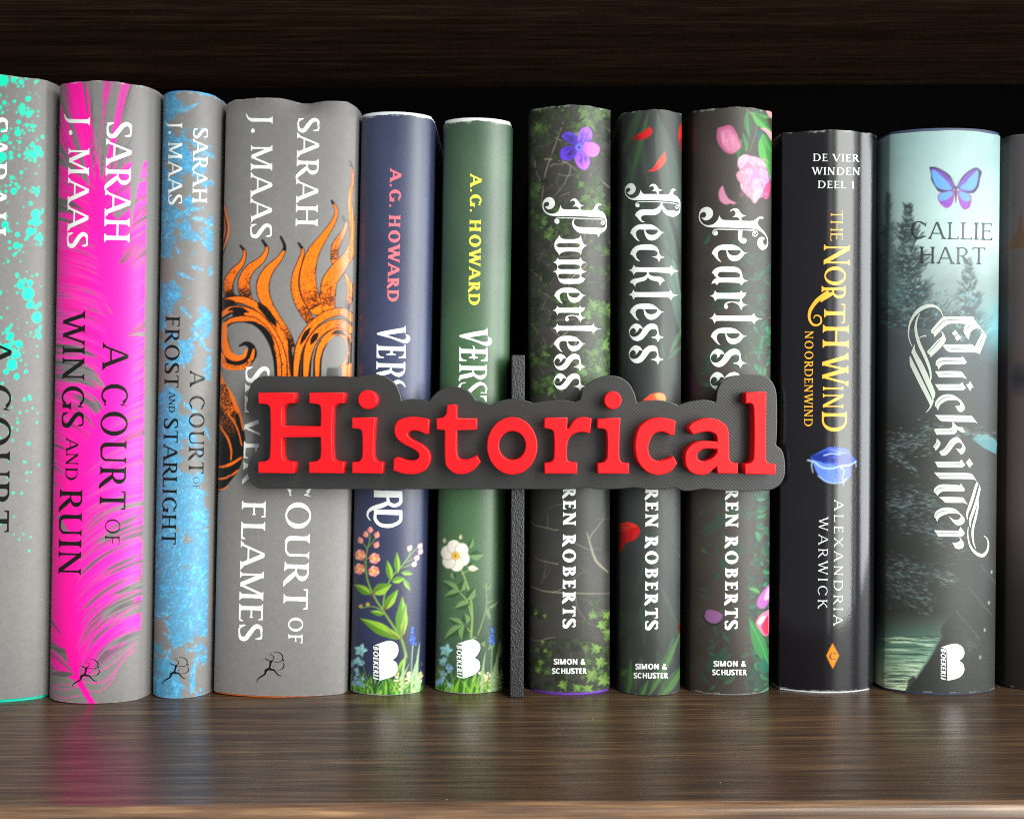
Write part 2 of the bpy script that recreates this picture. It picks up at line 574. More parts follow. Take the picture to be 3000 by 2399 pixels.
# ------------------------------------------------------------------ books
class Book:
    def __init__(self, name, label, bl, br, tl, tr, yb, yt, sag, fl=(1.0, 1.0), depth=0.145, k=0.93, group='novels standing in a row on the shelf', yref=None):
        """bl, br / tl, tr: spine edges (photo x) at bottom / top; yb, yt: frontmost bottom / top rows"""
        mid = (bl+br)/2
        P = on_shelf([(mid, yb)])[0]
        y0 = P[1]
        e = lambda x, y: on_y([(x, y)], y0+sag)[0]
        X0, X1 = e(bl, yb)[0], e(br, yb)[0]
        zt = on_y([((tl+tr)/2, yt)], y0)[0][2]
        T0, T1 = e(tl, yt)[0], e(tr, yt)[0]
        self.w = ((X1-X0)+(T1-T0))/2
        th = math.atan2((T0+T1)/2-(X0+X1)/2, zt)
        self.H = zt/math.cos(th)
        self.sag, self.k, self.depth, self.fl = sag, k, depth, fl
        self.root = empty(name, ((X0+X1)/2, y0, 0), label, 'book', group, th)
        self.M = Matrix.Translation(self.root.location) @ Matrix.Rotation(th, 4, 'Y')
        self.Mi = np.array(self.M.inverted())
        self.Mn = np.array(self.M)
        self.edges = (bl, br, tl, tr, yb, yt)
        self.top = None
        t = np.linspace(-1, 1, 241)
        self.poly = self.profile(t)
        ex = self.flank(1)
        exl = self.flank(-1)
        self.full = np.concatenate([exl[::-1], self.poly, ex])
    def yprof(self, t):
        k = self.k
        return self.sag*(1-np.sqrt(1-(k*t)**2))/(1-math.sqrt(1-k*k))
    def profile(self, t):
        return np.stack([t*self.w/2, self.yprof(t)], 1)
    def flank(self, sgn):
        f = self.fl[0 if sgn < 0 else 1]*1e-3
        w, s = self.w/2, self.sag
        pts = [(w+f*.25, s+.0010), (w+f*.55, s+.0022), (w+f*.85, s+.004), (w+f, s+.0065), (w+f, s+.012), (w+f, s+.025), (w+f*.9, s+.06), (w+f*.6, self.depth)]
        return np.array([(sgn*x, y) for x, y in pts])
    def world(self, P):
        return P @ self.Mn[:3, :3].T + self.Mn[:3, 3]
    def px(self, P):
        return project(self.world(P))
    def hit(self, px, lift=0.0):
        """photo pixels -> points on the spine surface, local"""
        d = rays(px) @ self.Mi[:3, :3].T
        o = self.Mi[:3, :3] @ C0 + self.Mi[:3, 3]
        A, B = self.full[:-1], self.full[1:]
        E = B-A
        best = np.full(len(d), 1e9)
        nrm = np.zeros((len(d), 2))
        den = d[:, None, 0]*E[None, :, 1] - d[:, None, 1]*E[None, :, 0]
        ax, ay = A[None, :, 0]-o[0], A[None, :, 1]-o[1]
        den = np.where(np.abs(den) < 1e-12, 1e-12, den)
        t = (ax*E[None, :, 1]-ay*E[None, :, 0])/den
        u = (ax*d[:, None, 1]-ay*d[:, None, 0])/den
        ok = (u >= -1e-6) & (u <= 1+1e-6) & (t > 0)
        t = np.where(ok, t, 1e9)
        i = t.argmin(1)
        tt = t[np.arange(len(d)), i]
        miss = tt > 1e8
        if miss.any():      # past the silhouette: nearest side
            yy = self.sag
            tt[miss] = (yy-o[1])/d[miss, 1]
        P = o + d*tt[:, None]
        n = np.stack([E[i, 1], -E[i, 0]], 1)
        n /= np.linalg.norm(n, axis=1, keepdims=True)
        n *= np.where(n[:, 1:2] > 0, -1, 1)
        P[:, :2] += n*lift
        return P
    def jacket(self, canvas, mat, z0=0.0002, drop=0.0, flank_col=None, name='dust_jacket', top=None, flank_r=None):
        W = self.edges[1]-self.edges[0]
        nt = max(40, int(W/2.3))
        t = np.linspace(-1, 1, nt)
        arc = self.profile(t)
        L, Rr = self.flank(-1)[::-1], self.flank(1)
        prof = np.concatenate([L, arc, Rr])
        nx = len(prof)
        z1 = self.H-drop
        nz = int((self.edges[4]-self.edges[5])/2.3)
        Z = z0+(z1-z0)*np.linspace(0, 1, nz)
        V = np.zeros((nz, nx, 3))
        V[:, :, 0], V[:, :, 1] = prof[None, :, 0], prof[None, :, 1]
        V[:, :, 2] = Z[:, None]
        if top is not None:
            tt = np.clip(prof[:, 0]/(self.w/2), -1.2, 1.2)
            top(V, tt, (Z-z0)/(z1-z0))
        flat = V.reshape(-1, 3)
        px = self.px(flat).reshape(nz, nx, 2)
        nl = len(L)
        def run(P):      # the print carries on round the hinge
            return np.cumsum(np.linalg.norm(np.diff(P, axis=0), axis=1))/DIST*F
        px[:, :nl, 0] = px[:, nl:nl+1, 0]-run(prof[nl::-1])[::-1][None, :]
        px[:, nl+nt:, 0] = px[:, nl+nt-1:nl+nt, 0]+run(prof[nl+nt-1:])[None, :]
        c = canvas.sample(px.reshape(-1, 2)).reshape(nz, nx, 4)
        if flank_col is not None:
            fc = lin(flank_col)
            c[:, nl+nt:, :3] = fc
            c[:, :nl, :3] = fc
            c[:, nl+nt:, 3] = 0
        # handled rims: the ink is rubbed to paper in small patches along top and foot
        rr = np.random.default_rng(int(self.edges[4]*7+self.edges[0]))
        for rows, amp in ((np.arange(nz-1, nz-4, -1), .5), (np.arange(0, 2), .3)):
            g = vnoise(1, nx, 5, int(rr.integers(9999)), 2)[0]
            for q, row in enumerate(rows):
                w = np.clip((g+rr.random(nx)*.25-.60-.08*q)*5, 0, 1)*amp
                c[row, :, :3] = c[row, :, :3]*(1-w[:, None])+np.array((.42, .42, .40))*w[:, None]
        i = np.arange(nz-1)[:, None]*nx+np.arange(nx-1)[None, :]
        faces = np.stack([i, i+1, i+nx+1, i+nx], -1).reshape(-1, 4)
        m = bpy.data.meshes.new(name)
        m.vertices.add(len(flat))
        m.vertices.foreach_set('co', flat.astype(np.float32).ravel())
        m.loops.add(faces.size)
        m.loops.foreach_set('vertex_index', faces.astype(np.int32).ravel())
        m.polygons.add(len(faces))
        m.polygons.foreach_set('loop_start', np.arange(0, faces.size, 4, dtype=np.int32))
        m.polygons.foreach_set('use_smooth', np.ones(len(faces), bool))
        m.update(calc_edges=True)
        at = m.color_attributes.new('print', 'FLOAT_COLOR', 'POINT')
        at.data.foreach_set('color', c.astype(np.float32).ravel())
        m.materials.append(mat)
        o = bpy.data.objects.new(name, m)
        COL.objects.link(o)
        o.parent = self.root
        self.V = V
        return o
    def case(self, mat, z0, z1, inset=0.0004, name='hard_cover'):
        """the hard case under the jacket: spine and two boards with their thickness"""
        o = self.full.copy()
        c = o - np.array([0, self.depth/2])
        n = np.gradient(o, axis=0)
        n = np.stack([-n[:, 1], n[:, 0]], 1)
        n /= np.linalg.norm(n, axis=1, keepdims=True)
        n *= np.where(n[:, 1:2] < 0, -1, 1) if False else 1
        mid = len(o)//2
        if n[mid, 1] < 0:
            n = -n
        a, b = o+n*inset, o+n*(inset+.0022)
        st = list(range(0, len(o), 4))
        if st[-1] != len(o)-1: st.append(len(o)-1)
        a, b = a[st], b[st]
        k = len(a)
        V = [(*p, z) for z in (z0, z1) for q in (a, b) for p in q]
        Fc = []
        for i in range(k-1):
            A0, B0, A1, B1 = i, k+i, 2*k+i, 3*k+i
            Fc += [(A0, A0+1, A1+1, A1), (B0+1, B0, B1, B1+1), (A0+1, A0, B0, B0+1), (A1, A1+1, B1+1, B1)]
        Fc += [(0, 2*k, 3*k, k), (k-1, 2*k-1, 4*k-1, 3*k-1)]
        return mesh_obj(name, V, Fc, mat, self.root)
    def pages(self, mat):
        v, f = box(-self.w/2+.003, self.w/2-.003, self.sag+.004, self.depth-.004, .003, self.H-.004)
        return mesh_obj('page_block', v, f, mat, self.root)
    def ink(self, name, shapes, mat, lift=0.00005, gx=8.0):
        """lettering or a mark printed on the spine, draped over its curve"""
        V, T = triangulate(shapes, gx)
        P = self.hit(V, lift)
        return mesh_obj(name, P, T[:, ::-1], mat, self.root, smooth=True)
# ------------------------------------------------------------------ the bookcase
def wood_mat(name, dark=1.0, rough=0.36):
    m, N, L, b = nmat(name)
    v1 = coords(N, L, (8, 250, 250))
    v2 = coords(N, L, (26, 680, 680))
    v3 = coords(N, L, (2.2, 22, 22))
    n1 = noise_tex(N, L, v1, 1.0, 6, .62)
    n2 = noise_tex(N, L, v2, 1.0, 4, .6)
    n3 = noise_tex(N, L, v3, 1.0, 2)
    def math_(op, a, c):
        q = N.new('ShaderNodeMath')
        q.operation = op
        for i, x in enumerate((a, c)):
            if isinstance(x, (int, float)): q.inputs[i].default_value = x
            else: L.new(x, q.inputs[i])
        return q.outputs[0]
    s = math_('ADD', math_('MULTIPLY', n1, .36), math_('MULTIPLY', n2, .48))
    s = math_('ADD', s, math_('MULTIPLY', n3, .16))
    k = dark
    c = ramp(N, L, s, [(0.36, (.011*k, .0062*k, .0038*k)), (0.46, (.026*k, .0145*k, .0088*k)), (0.53, (.042*k, .0238*k, .0136*k)), (0.63, (.090*k, .051*k, .026*k))])
    # pale dust specks lying on the surface
    vo = N.new('ShaderNodeTexVoronoi')
    vo.inputs['Scale'].default_value = 95
    L.new(coords(N, L), vo.inputs['Vector'])
    lt = math_('LESS_THAN', vo.outputs['Distance'], .035)
    wn = N.new('ShaderNodeTexWhiteNoise')
    L.new(vo.outputs['Position'], wn.inputs['Vector'])
    lt = math_('MULTIPLY', lt, math_('GREATER_THAN', wn.outputs['Value'], .72))
    mx = N.new('ShaderNodeMix')
    mx.data_type = 'RGBA'
    L.new(lt, mx.inputs[0])
    L.new(c, mx.inputs[6])
    mx.inputs[7].default_value = (.22, .20, .18, 1)
    L.new(mx.outputs[2], b.inputs['Base Color'])
    mr = N.new('ShaderNodeMapRange')
    mr.inputs['From Min'].default_value, mr.inputs['From Max'].default_value = .35, .65
    mr.inputs['To Min'].default_value, mr.inputs['To Max'].default_value = rough+.08, rough-.05
    L.new(n2, mr.inputs['Value'])
    L.new(mr.outputs[0], b.inputs['Roughness'])
    h = math_('ADD', math_('MULTIPLY', n2, .8), math_('MULTIPLY', n1, .5))
    b.inputs['Specular IOR Level'].default_value = .42
    bump(N, L, b, h, .4, .0002)
    return m

WOOD = wood_mat('dark_walnut_wood', 1.6, .31)
LIT_EDGE_WOOD = wood_mat('walnut_lit_edge', 3.6, .26)  # paler copy of the shelf wood, window light on its front painted in
SHADE_BACK = plain_mat('shade_black_back', (.0012, .0012, .0012), .9, spec=.05)  # near-black: deep shade behind the books is put into the colour
SHELF_FRONT = on_shelf([(1500, 2343)])[0][1]
case_root = empty('bookcase', (0, SHELF_FRONT, 0), 'dark walnut bookcase whose shelf carries the row of books', 'bookcase')

def board(name, x0, x1, y0, y1, z0, z1, rad, mat=WOOD):
    """a shelf board with softly rounded front edges"""
    prof = []
    for cy, cz, a0 in ((y0+rad, z1-rad, 90), (y0+rad, z0+rad, 180)):
        prof += [(cy+rad*math.cos(R(a0+a*15)), cz+rad*math.sin(R(a0+a*15))) for a in range(7)]
    prof += [(y1, z0), (y1, z1)]
    k = len(prof)
    V = [(x, y-SHELF_FRONT, z) for x in (x0, x1) for y, z in prof]
    Fc = [(i, (i+1) % k, k+(i+1) % k, k+i) for i in range(k)] + [tuple(range(k))[::-1], tuple(range(k, 2*k))]
    o = mesh_obj(name, V, Fc, mat, case_root)
    return o
BACK = .172
board('shelf_board', -.50, .50, SHELF_FRONT-.0015, BACK, -.025, 0.0, .0005)
board('edge_band', -.50, .50, SHELF_FRONT-.0055, SHELF_FRONT-.0017, -.0255, 0.0003, .003, LIT_EDGE_WOOD)
UZ = CAMH + .185
board('shelf_board', -.50, .50, SHELF_FRONT-.0015, BACK, UZ, UZ+.025, .0005)
board('edge_band', -.50, .50, SHELF_FRONT-.0055, SHELF_FRONT-.0017, UZ-.0003, UZ+.0255, .003, LIT_EDGE_WOOD)
v, f = box(-.50, .50, BACK+.0005-SHELF_FRONT, BACK+.004-SHELF_FRONT, -.025, UZ+.025)
mesh_obj('back_panel', v, f, SHADE_BACK, case_root)
for sx in (-1, 1):  # unseen sides, added to stop light leaking in between the shelves
    v, f = box(*sorted((sx*.5005, sx*.52)), -.0045, BACK+.004-SHELF_FRONT, -.025, UZ+.025)
    mesh_obj('added_side_panel', v, f, WOOD, case_root)

# ------------------------------------------------------------------ the genre sign
def plastic(name, col, rough, kind):
    m, N, L, b = nmat(name)
    b.inputs['Roughness'].default_value = rough
    b.inputs['Specular IOR Level'].default_value = {'red': .3, 'plate': .75}.get(kind, .5)
    v = coords(N, L)
    if kind == 'plate':      # diagonal filament lines of the printed top layer
        w = N.new('ShaderNodeTexWave')
        w.bands_direction = 'DIAGONAL'
        mp = N.new('ShaderNodeMapping')
        mp.inputs['Scale'].default_value = (1, 0, 1)
        L.new(v, mp.inputs[0])
        w.inputs['Scale'].default_value = 470
        w.inputs['Distortion'].default_value = .6
        w.inputs['Detail'].default_value = 1
        L.new(mp.outputs[0], w.inputs['Vector'])
        n = noise_tex(N, L, v, 60, 4)
        c = np.array(col)
        mx = N.new('ShaderNodeMix')
        mx.data_type = 'RGBA'
        mx.inputs[0].default_value = .7
        L.new(ramp(N, L, w.outputs[1], [(0.2, tuple(c*.62)), (.8, tuple(c*1.2))]), mx.inputs[6])
        L.new(ramp(N, L, n, [(0.3, tuple(c*.85)), (.7, tuple(c*1.15))]), mx.inputs[7])
        L.new(mx.outputs[2], b.inputs['Base Color'])
        bump(N, L, b, w.outputs[1], .2, .00006)
    elif kind == 'leather':  # pebbled sheet texture of the upright
        vo = N.new('ShaderNodeTexVoronoi')
        vo.feature = 'SMOOTH_F1'
        vo.inputs['Scale'].default_value = 2300
        L.new(coords(N, L, (1, 1, .62)), vo.inputs['Vector'])
        n = noise_tex(N, L, v, 1700, 3, .7)
        ad = N.new('ShaderNodeMath')
        L.new(vo.outputs['Distance'], ad.inputs[0])
        L.new(n, ad.inputs[1])
        L.new(ramp(N, L, n, [(0.35, tuple(np.array(col)*.75)), (.7, tuple(np.array(col)*1.25))]), b.inputs['Base Color'])
        bump(N, L, b, ad.outputs[0], .8, .00032)
    else:
        n = noise_tex(N, L, v, 300, 3)
        c = np.array(col)
        L.new(ramp(N, L, n, [(0.3, tuple(c*.94)), (.7, tuple(c*1.05))]), b.inputs['Base Color'])
        bump(N, L, b, noise_tex(N, L, coords(N, L, (.12, 1, 1)), 2600, 2), .22, .00012)   # filament layers and print marks
    return m
RED = plastic('red_filament', (.62, .004, .008), .42, 'red')
PLATE = plastic('charcoal_filament', (.021, .0204, .0198), .34, 'plate')
PEBBLE = plastic('black_pebbled_plastic', (.022, .022, .023), .38, 'leather')

Z1 = (720, 1070, 2.695)
Z2 = (1500, 1070, 2.695)
LET = [
 ('H', Z1, ['97,215! 385,215! 383,300! 320,306 290,340 287,480! 590,480! 590,345 575,312 500,300! 500,215! 778,215! 775,300! 715,308 688,345 685,725 710,756 772,764! 772,852! 498,852! 498,764! 560,755 588,720 590,568! 287,568! 287,720 312,755 382,764! 382,852! 96,852! 96,764! 160,755 188,720 190,345 170,312 98,303!']),
 ('i', Z1, ['838,412! 1022,412! 1014,520 1010,720 1032,757 1082,766! 1082,854! 838,854! 838,766! 895,757 917,720 917,540 903,508 838,498!'], (960, 271, 75, 76)),
 ('s', Z1, ['1168,735! 1198,725! 1275,750 1345,745 1368,712 1340,672 1250,625 1190,575 1171,510 1198,440 1290,408 1375,412 1448,428! 1444,540! 1415,543! 1365,520 1310,517 1278,540 1298,575 1395,630 1448,690 1456,750 1416,828 1330,860 1240,855 1163,830!']),
 ('t', Z1, ['1592,310! 1664,310! 1666,418! 1824,420! 1824,508! 1666,512! 1666,690 1685,738 1745,745 1824,712! 1854,765! 1798,828 1720,860 1640,850 1580,790 1570,700 1570,515! 1507,508! 1505,422! 1560,408 1583,380!']),
 ('o', Z1, None),
 ('r', Z2, ['254,424! 264,414! 440,412! 434,500! 446,500 500,425 570,408 630,420! 617,538! 540,527 470,555 440,610 435,730 450,760 515,770! 515,855! 256,857! 256,772! 308,762 330,730 330,540 315,512 254,497!']),
 ('i', Z2, ['676,420! 857,415! 850,560 850,730 870,765 925,772! 925,855! 676,857! 676,775! 728,762 750,725 750,545 735,508 674,498!'], (797, 276, 69, 72)),
 ('c', Z2, ['1293,438! 1284,550! 1255,553! 1190,525 1120,545 1078,640 1093,720 1150,755 1220,745 1275,718! 1306,775! 1250,840 1165,868 1070,845 995,760 972,640 1000,500 1075,432 1170,412 1240,422']),
 ('a', Z2, ['1392,492! 1430,452 1525,418 1620,427 1695,477 1715,560 1718,730 1735,765 1785,772! 1785,856! 1622,856! 1618,800! 1590,822 1545,860 1470,866 1405,840 1370,780 1374,680 1430,618 1505,597 1621,602! 1612,552 1570,527 1510,527 1428,547!', '1618,662! 1510,662 1466,702 1474,742 1520,757 1580,732 1617,690']),
 ('l', Z2, ['1846,212! 2010,208! 2008,740 2030,772 2083,780! 2083,862! 1839,862! 1839,780! 1885,767 1908,730 1908,340 1893,305 1845,302!']),
]
PLATE_OUT = xf([smooth_path(pp('110,972 45,930 15,860 18,780 55,710 100,660! 112,560 100,440! 70,410 30,360 14,280 24,190 65,120 130,88 220,84 480,90 700,84 880,92 935,82 1000,72 1065,78 1130,105 1190,160 1222,230 1232,280! 1300,266 1400,272 1450,285! 1482,240 1540,192 1640,170 1740,190 1798,240 1818,275! 1870,288 1940,311! 2010,280 2110,263 2170,268 2225,281 2268,296! 2384,278 2504,274 2604,288! 2642,270! 2662,200 2722,130 2802,92 2882,79 2962,96 3032,150 3074,232 3088,291! 3162,280 3262,275 3354,290 3418,314! 3502,286 3622,272 3712,289! 3724,200 3762,125 3832,87 3932,76 4012,74 4102,84 4164,140 4192,230 4196,500 4189,630! 4234,670 4256,750 4257,860 4222,940 4152,982 4052,992 3844,992 3704,985 3624,974! 3524,990 3454,991 3392,966! 3304,980 3204,983 3067,965! 2954,976 2804,980 2694,963! 2604,977 2484,980 2102,978 700,978 300,974'))], *Z1)[0]

sign_root_pt = on_shelf([(1513, 2045)])[0]
sign = empty('genre_sign', tuple(sign_root_pt), 'shelf divider with charcoal plate of raised red letters reading Historical', 'sign')
off = np.array(sign_root_pt)
BAR_Y = sign_root_pt[1]
PL_B, PL_F, LT_F = BAR_Y-.0002, BAR_Y-.0034, BAR_Y-.0094

def curve_solid(name, contours, yb, yf, bevel, mat, parent, label=None, seg=2):
    """outline (photo pixels at depth yf) extruded from yb to yf, front rim bevelled"""
    cu = bpy.data.curves.new(name, 'CURVE')
    cu.dimensions = '2D'
    cu.fill_mode = 'BOTH'
    cu.extrude = (yb-yf)/2-bevel
    cu.bevel_depth = bevel
    cu.bevel_resolution = seg
    cu.offset = -bevel
    for c in contours:
        P = on_y([(p[0], p[1]) for p in c], yf)-off
        s = cu.splines.new('POLY')
        s.points.add(len(P)-1)
        for q, p in zip(s.points, P):
            q.co = (p[0], p[2], 0, 1)
        s.use_cyclic_u = True
    o = bpy.data.objects.new(name, cu)
    COL.objects.link(o)
    dg = bpy.context.evaluated_depsgraph_get()
    me = bpy.data.meshes.new_from_object(o.evaluated_get(dg))
    bpy.data.objects.remove(o)
    bpy.data.curves.remove(cu)
    n = len(me.vertices)
    co = np.empty(n*3, np.float32)
    me.vertices.foreach_get('co', co)
    co = co.reshape(-1, 3)
    co = np.stack([co[:, 0], (yb+yf)/2-off[1]-co[:, 2], co[:, 1]], 1)
    me.vertices.foreach_set('co', co.ravel())
    me.materials.clear()
    me.materials.append(mat)
    me.name = name
    me.update()
    ob = bpy.data.objects.new(name, me)
    COL.objects.link(ob)
    ob.parent = parent
    if label: ob['label'] = label
    return ob

curve_solid('plate', [PLATE_OUT], PL_B, PL_F, .0003, PLATE, sign)
for it in LET:
    if it[0] == 'o':
        cs = [disc(2103, 637, 200, 56, 228), disc(2104, 634, 105, 48, 114)]
    else:
        cs = [smooth_path(pp(s)) for s in it[2]]
        if len(it) > 3:
            x, y, r, r2 = it[3]
            cs.append(disc(x, y, r, 36, r2))
    curve_solid('letter', xf(cs, *it[1]), PL_F+.0004, LT_F, .00035, RED, sign)
# pebbled upright that slides between the books
bl, br_ = on_y([(1494, 2045)], BAR_Y)[0]-off, on_y([(1534, 2045)], BAR_Y)[0]-off
tl, tr_ = on_y([(1499, 1040)], BAR_Y)[0]-off, on_y([(1538, 1040)], BAR_Y)[0]-off
V = []
for y in (0.0, .115):
    for a in (bl, br_, tr_, tl):
        V.append((a[0], y, max(a[2], 0.0002) if a is bl or a is br_ else a[2]))
up = mesh_obj('upright', V, [(0, 1, 2, 3), (7, 6, 5, 4), (0, 4, 5, 1), (1, 5, 6, 2), (2, 6, 7, 3), (3, 7, 4, 0)], PEBBLE, sign)
bv = up.modifiers.new('soft_edges', 'BEVEL')
bv.width, bv.segments = .0004, 2
# ------------------------------------------------------------------ blackletter shapes traced as outlines
def G(src, *paths):
    return [xf([smooth_path(pp(p)) for p in paths], *src)]
def GB(src, path, *w):
    return [xf(s, *src) for s in quads_of_brush(pp(path), w, 6)]
def GD(src, x, y, r):
    return [xf([disc(x, y, r, 28)], *src)]
sP, sO, sR3 = (1580, 560, 9.577), (1600, 680, 7.835), (1600, 860, 5.745)
sR4, sR5, sF6, sF7 = (1820, 520, 7.185), (1820, 700, 7.185), (2030, 590, 8.983), (2060, 700, 6.629)
BL_P = G(sP, '595,395! 620,460 660,505 720,522 900,521 1120,525! 1115,495 1080,455 1020,430 930,438! 985,400 1010,340 985,285 935,268 865,305! 900,250 980,212 1050,240 1100,300 1150,370 1200,400 1260,403! 1200,425 1155,455 1150,490 1160,530! 1300,540 1460,543 1510,520 1550,450 1590,380 1660,350 1755,385! 1755,405! 1690,400 1645,435 1640,500 1680,555 1750,575 1830,650 1880,780 1890,900 1880,1030 1840,1110 1760,1165 1700,1210 1660,1305! 1640,1250 1600,1215 1540,1205 1350,1195 1180,1190 1060,1140 960,1030 920,900 940,830 985,775! 1010,775! 970,830 965,890 1000,960 1080,1005 1200,1015 1500,1025 1750,1040 1820,1025 1855,960 1862,880 1840,800 1760,752 1600,735 1300,715 900,706 520,708 360,700 240,660 150,590 100,500 90,400 120,280 190,200 285,175 375,205 430,290 435,390 370,480 270,515 200,490 160,440! 205,438 255,415 278,370 262,325 215,305 160,325 122,380 120,440 150,530 220,605 330,638 440,625 520,580 560,510 580,450') + GB(sP, '560,880 500,912 447,880 442,815 490,768 600,759 900,760 1300,778 1650,790 1760,797 1820,835 1828,890 1790,942 1740,920 1735,868 1770,848 1790,880 1778,908', 22) + GD(sP, 510, 845, 56)
BL_o = G(sO, '303,75! 330,125 400,160 530,168 680,160 760,130 797,75! 810,150 830,220 870,280 930,315! 870,345 825,410 805,480 797,540! 780,490 730,460 600,447 450,450 350,480 300,530! 270,475 215,410 190,320 205,220 260,150', '290,260 500,258 720,258 770,280 775,320 735,350 500,350 290,350 245,330 240,290')
BL_w = G(sO, '265,595! 290,625 320,635 740,635 775,615 795,580! 810,625 850,675 920,702! 850,725 810,760 800,800 820,860 870,895 930,915! 860,935 810,970 800,1000 825,1040 895,1070! 850,1140 780,1180 730,1187 400,1187 320,1150 275,1060 250,980 215,930 155,912! 215,890 250,850 258,800 245,755 210,715 160,700! 215,670', '325,748 520,746 720,750 770,775 775,830 720,855 520,855 325,853 280,830 278,775', '330,960 520,960 720,962 772,985 772,1035 715,1073 520,1075 330,1074 284,1045 284,985')
BL_e = G(sO, '185,1465! 230,1375 330,1300 480,1277 640,1290 740,1340 810,1410 860,1445 920,1450! 860,1470 810,1530 750,1590 650,1625 560,1600 500,1510 480,1395! 370,1393 320,1430 308,1480 325,1560 385,1642! 330,1620 270,1560 215,1490', '497,1395! 720,1393 770,1405 765,1450 700,1500 610,1505 540,1470')
BL_r = G(sR3, '188,205! 205,230 230,240 530,240 560,230 577,205! 590,232 650,238! 640,270 600,315 582,325 590,365 615,395 668,410! 620,425 592,450 575,488! 555,440 510,395 440,375 390,385 360,402 380,425 375,455 350,468 325,450 325,415 350,380 420,362 520,372 550,370 560,345 555,325! 230,325 205,338 188,362! 170,318 150,298 110,285! 150,268 170,250')
BL_l = G(sR3, '188,505! 205,535 230,545 740,545 775,535 797,510! 815,555 860,585 925,595! 860,608 815,640 797,677! 775,640 735,630 230,625 205,638 188,668! 168,620 145,598 108,588! 145,572 168,550')
BL_s = G(sR3, '340,1100! 290,1092 265,1130 210,1170! 235,1140 220,1100 185,1090 145,1130 140,1180 180,1222 250,1215 310,1160 350,1090 420,1030 490,1015 550,1040 575,1100 580,1160 600,1205 660,1232! 600,1258 572,1308! 545,1260 460,1232! 530,1215 560,1170 550,1120 510,1100 450,1120 390,1200 330,1265 260,1292 190,1270 140,1200 130,1130 165,1055 230,1015 300,1040 335,1085')
BL_c = G(sR5, '190,325! 230,230 330,145 500,118 640,123 740,170 790,250 800,310 840,360 910,390! 830,420 790,490! 765,430 710,395 640,380! 720,370 765,335 760,280 690,240 400,236 340,265 312,330 330,400 400,478! 330,455 270,385 230,345')
BL_k = G(sR5, '265,545! 290,585 330,598 1000,600 1040,590 1060,553! 1085,610 1130,655 1210,682! 1130,700 1085,735 1058,780! 1040,740 980,718 570,702! 590,745 640,780 760,795 840,810 890,850 910,885! 860,910 810,990! 805,940 760,900 640,870 590,840 553,800! 545,840 490,880 380,910 310,950 290,1015! 270,970 225,935 185,925! 215,870 280,840 400,820 490,790 535,750 550,700! 330,700 290,720 265,765! 240,710 210,680 155,663! 215,640 245,600')
BL_R = G(sR4, '410,260! 430,310 480,350 600,352 755,355! 750,325 710,290 630,295! 670,275 690,225 655,185 590,205! 625,155 690,140 740,170 790,240 870,270! 810,290 785,310 790,355! 970,362 1010,345 1045,275 1090,240 1165,270! 1120,280 1090,320 1105,370 1180,410 1235,500 1240,620 1230,730 1180,800 1080,830 970,800 890,730 850,640! 835,700 780,760 700,795 500,797 430,820 418,870 450,920 500,935! 455,945 390,910 330,835 290,800! 320,740 400,685 500,675 700,670 800,610 840,535! 855,535! 880,600 960,690 1080,695 1180,715 1225,660 1222,590 1190,530 1130,515 900,492 560,478 270,482 170,450 95,370 75,290 95,200 160,135 240,130 300,200 295,290 240,350 175,365 120,315! 160,305 195,260 170,225 120,235 92,280 110,360 190,430 270,435 350,390 390,330') + GB(sR4, '385,600 350,627 307,600 311,548 360,519 560,514 850,524 1130,554 1190,577 1200,630 1165,658 1145,620 1165,592 1180,612', 14) + GD(sR4, 350, 585, 36)
BL_F = G(sF6, '700,375! 730,440 790,490 880,497 1235,510! 1215,450 1150,415 1030,420! 1090,390 1125,320 1100,260 1050,240 965,280! 1010,220 1110,185 1200,220 1260,310 1320,360 1405,388! 1330,405 1280,430 1280,515! 1560,520 1640,485 1720,425 1800,405 1860,430! 1840,458 1760,460 1715,520 1710,600 1770,690 1880,810 1950,940 1975,1080 1950,1200 1880,1270 1800,1275 1720,1200 1695,1090 1720,990 1800,940 1870,960 1895,1000! 1850,1010 1840,1070 1870,1140 1910,1160 1945,1110 1945,1000 1900,900 1800,810 1660,740 1500,715 1100,700 700,693 500,690 350,665 230,590 165,490 155,400 175,290 240,195 360,150 470,185 530,290 510,400 430,480 330,505 250,465 228,430! 290,435 345,380 335,310 280,285 210,320 185,400 210,510 300,610 420,632 540,600 640,510 680,430') + GB(sF6, '650,862 590,893 527,850 537,780 600,742 900,742 1250,748 1500,762 1620,772 1690,812 1693,870 1640,923 1582,900 1572,842 1610,812 1638,850 1617,873', 24) + GD(sF6, 605, 830, 52) + GB(sF6, '1245,740 1242,900 1246,1000 1292,1078 1360,1088 1398,1030 1372,978', 112, 108, 100, 60, 40, 26, 14) + GD(sF6, 1338, 1012, 46)
BL_a = G(sF7, '165,660! 210,600 300,550 480,537 640,550 720,600 755,680 765,745 800,790 868,818! 800,840 765,870 740,910! 715,870 670,855 320,850 290,870 265,902! 250,875 215,858 160,880! 185,820 230,775 270,757! 235,735 210,690', '330,645 480,644 620,645 700,670 720,715 700,748 500,749 330,748 290,725 285,690')
T_POWER = BL_P+BL_o+BL_w+BL_e+BL_r+BL_l+fit(BL_e, 1622.6, 984, 1716.3, 1031.5)+BL_s+fit(BL_s, 1622.2, 1094.1, 1714.4, 1145)
T_RECK = BL_R+fit(BL_e, 1846.4, 657, 1947.8, 707.5)+BL_c+BL_k+fit(BL_l, 1841.5, 848.5, 1988, 880)+fit(BL_e, 1845, 889.5, 1946, 939.5)+fit(BL_s, 1843, 947.9, 1944.3, 1002.4)+fit(BL_s, 1842.5, 1011.7, 1944, 1067.5)
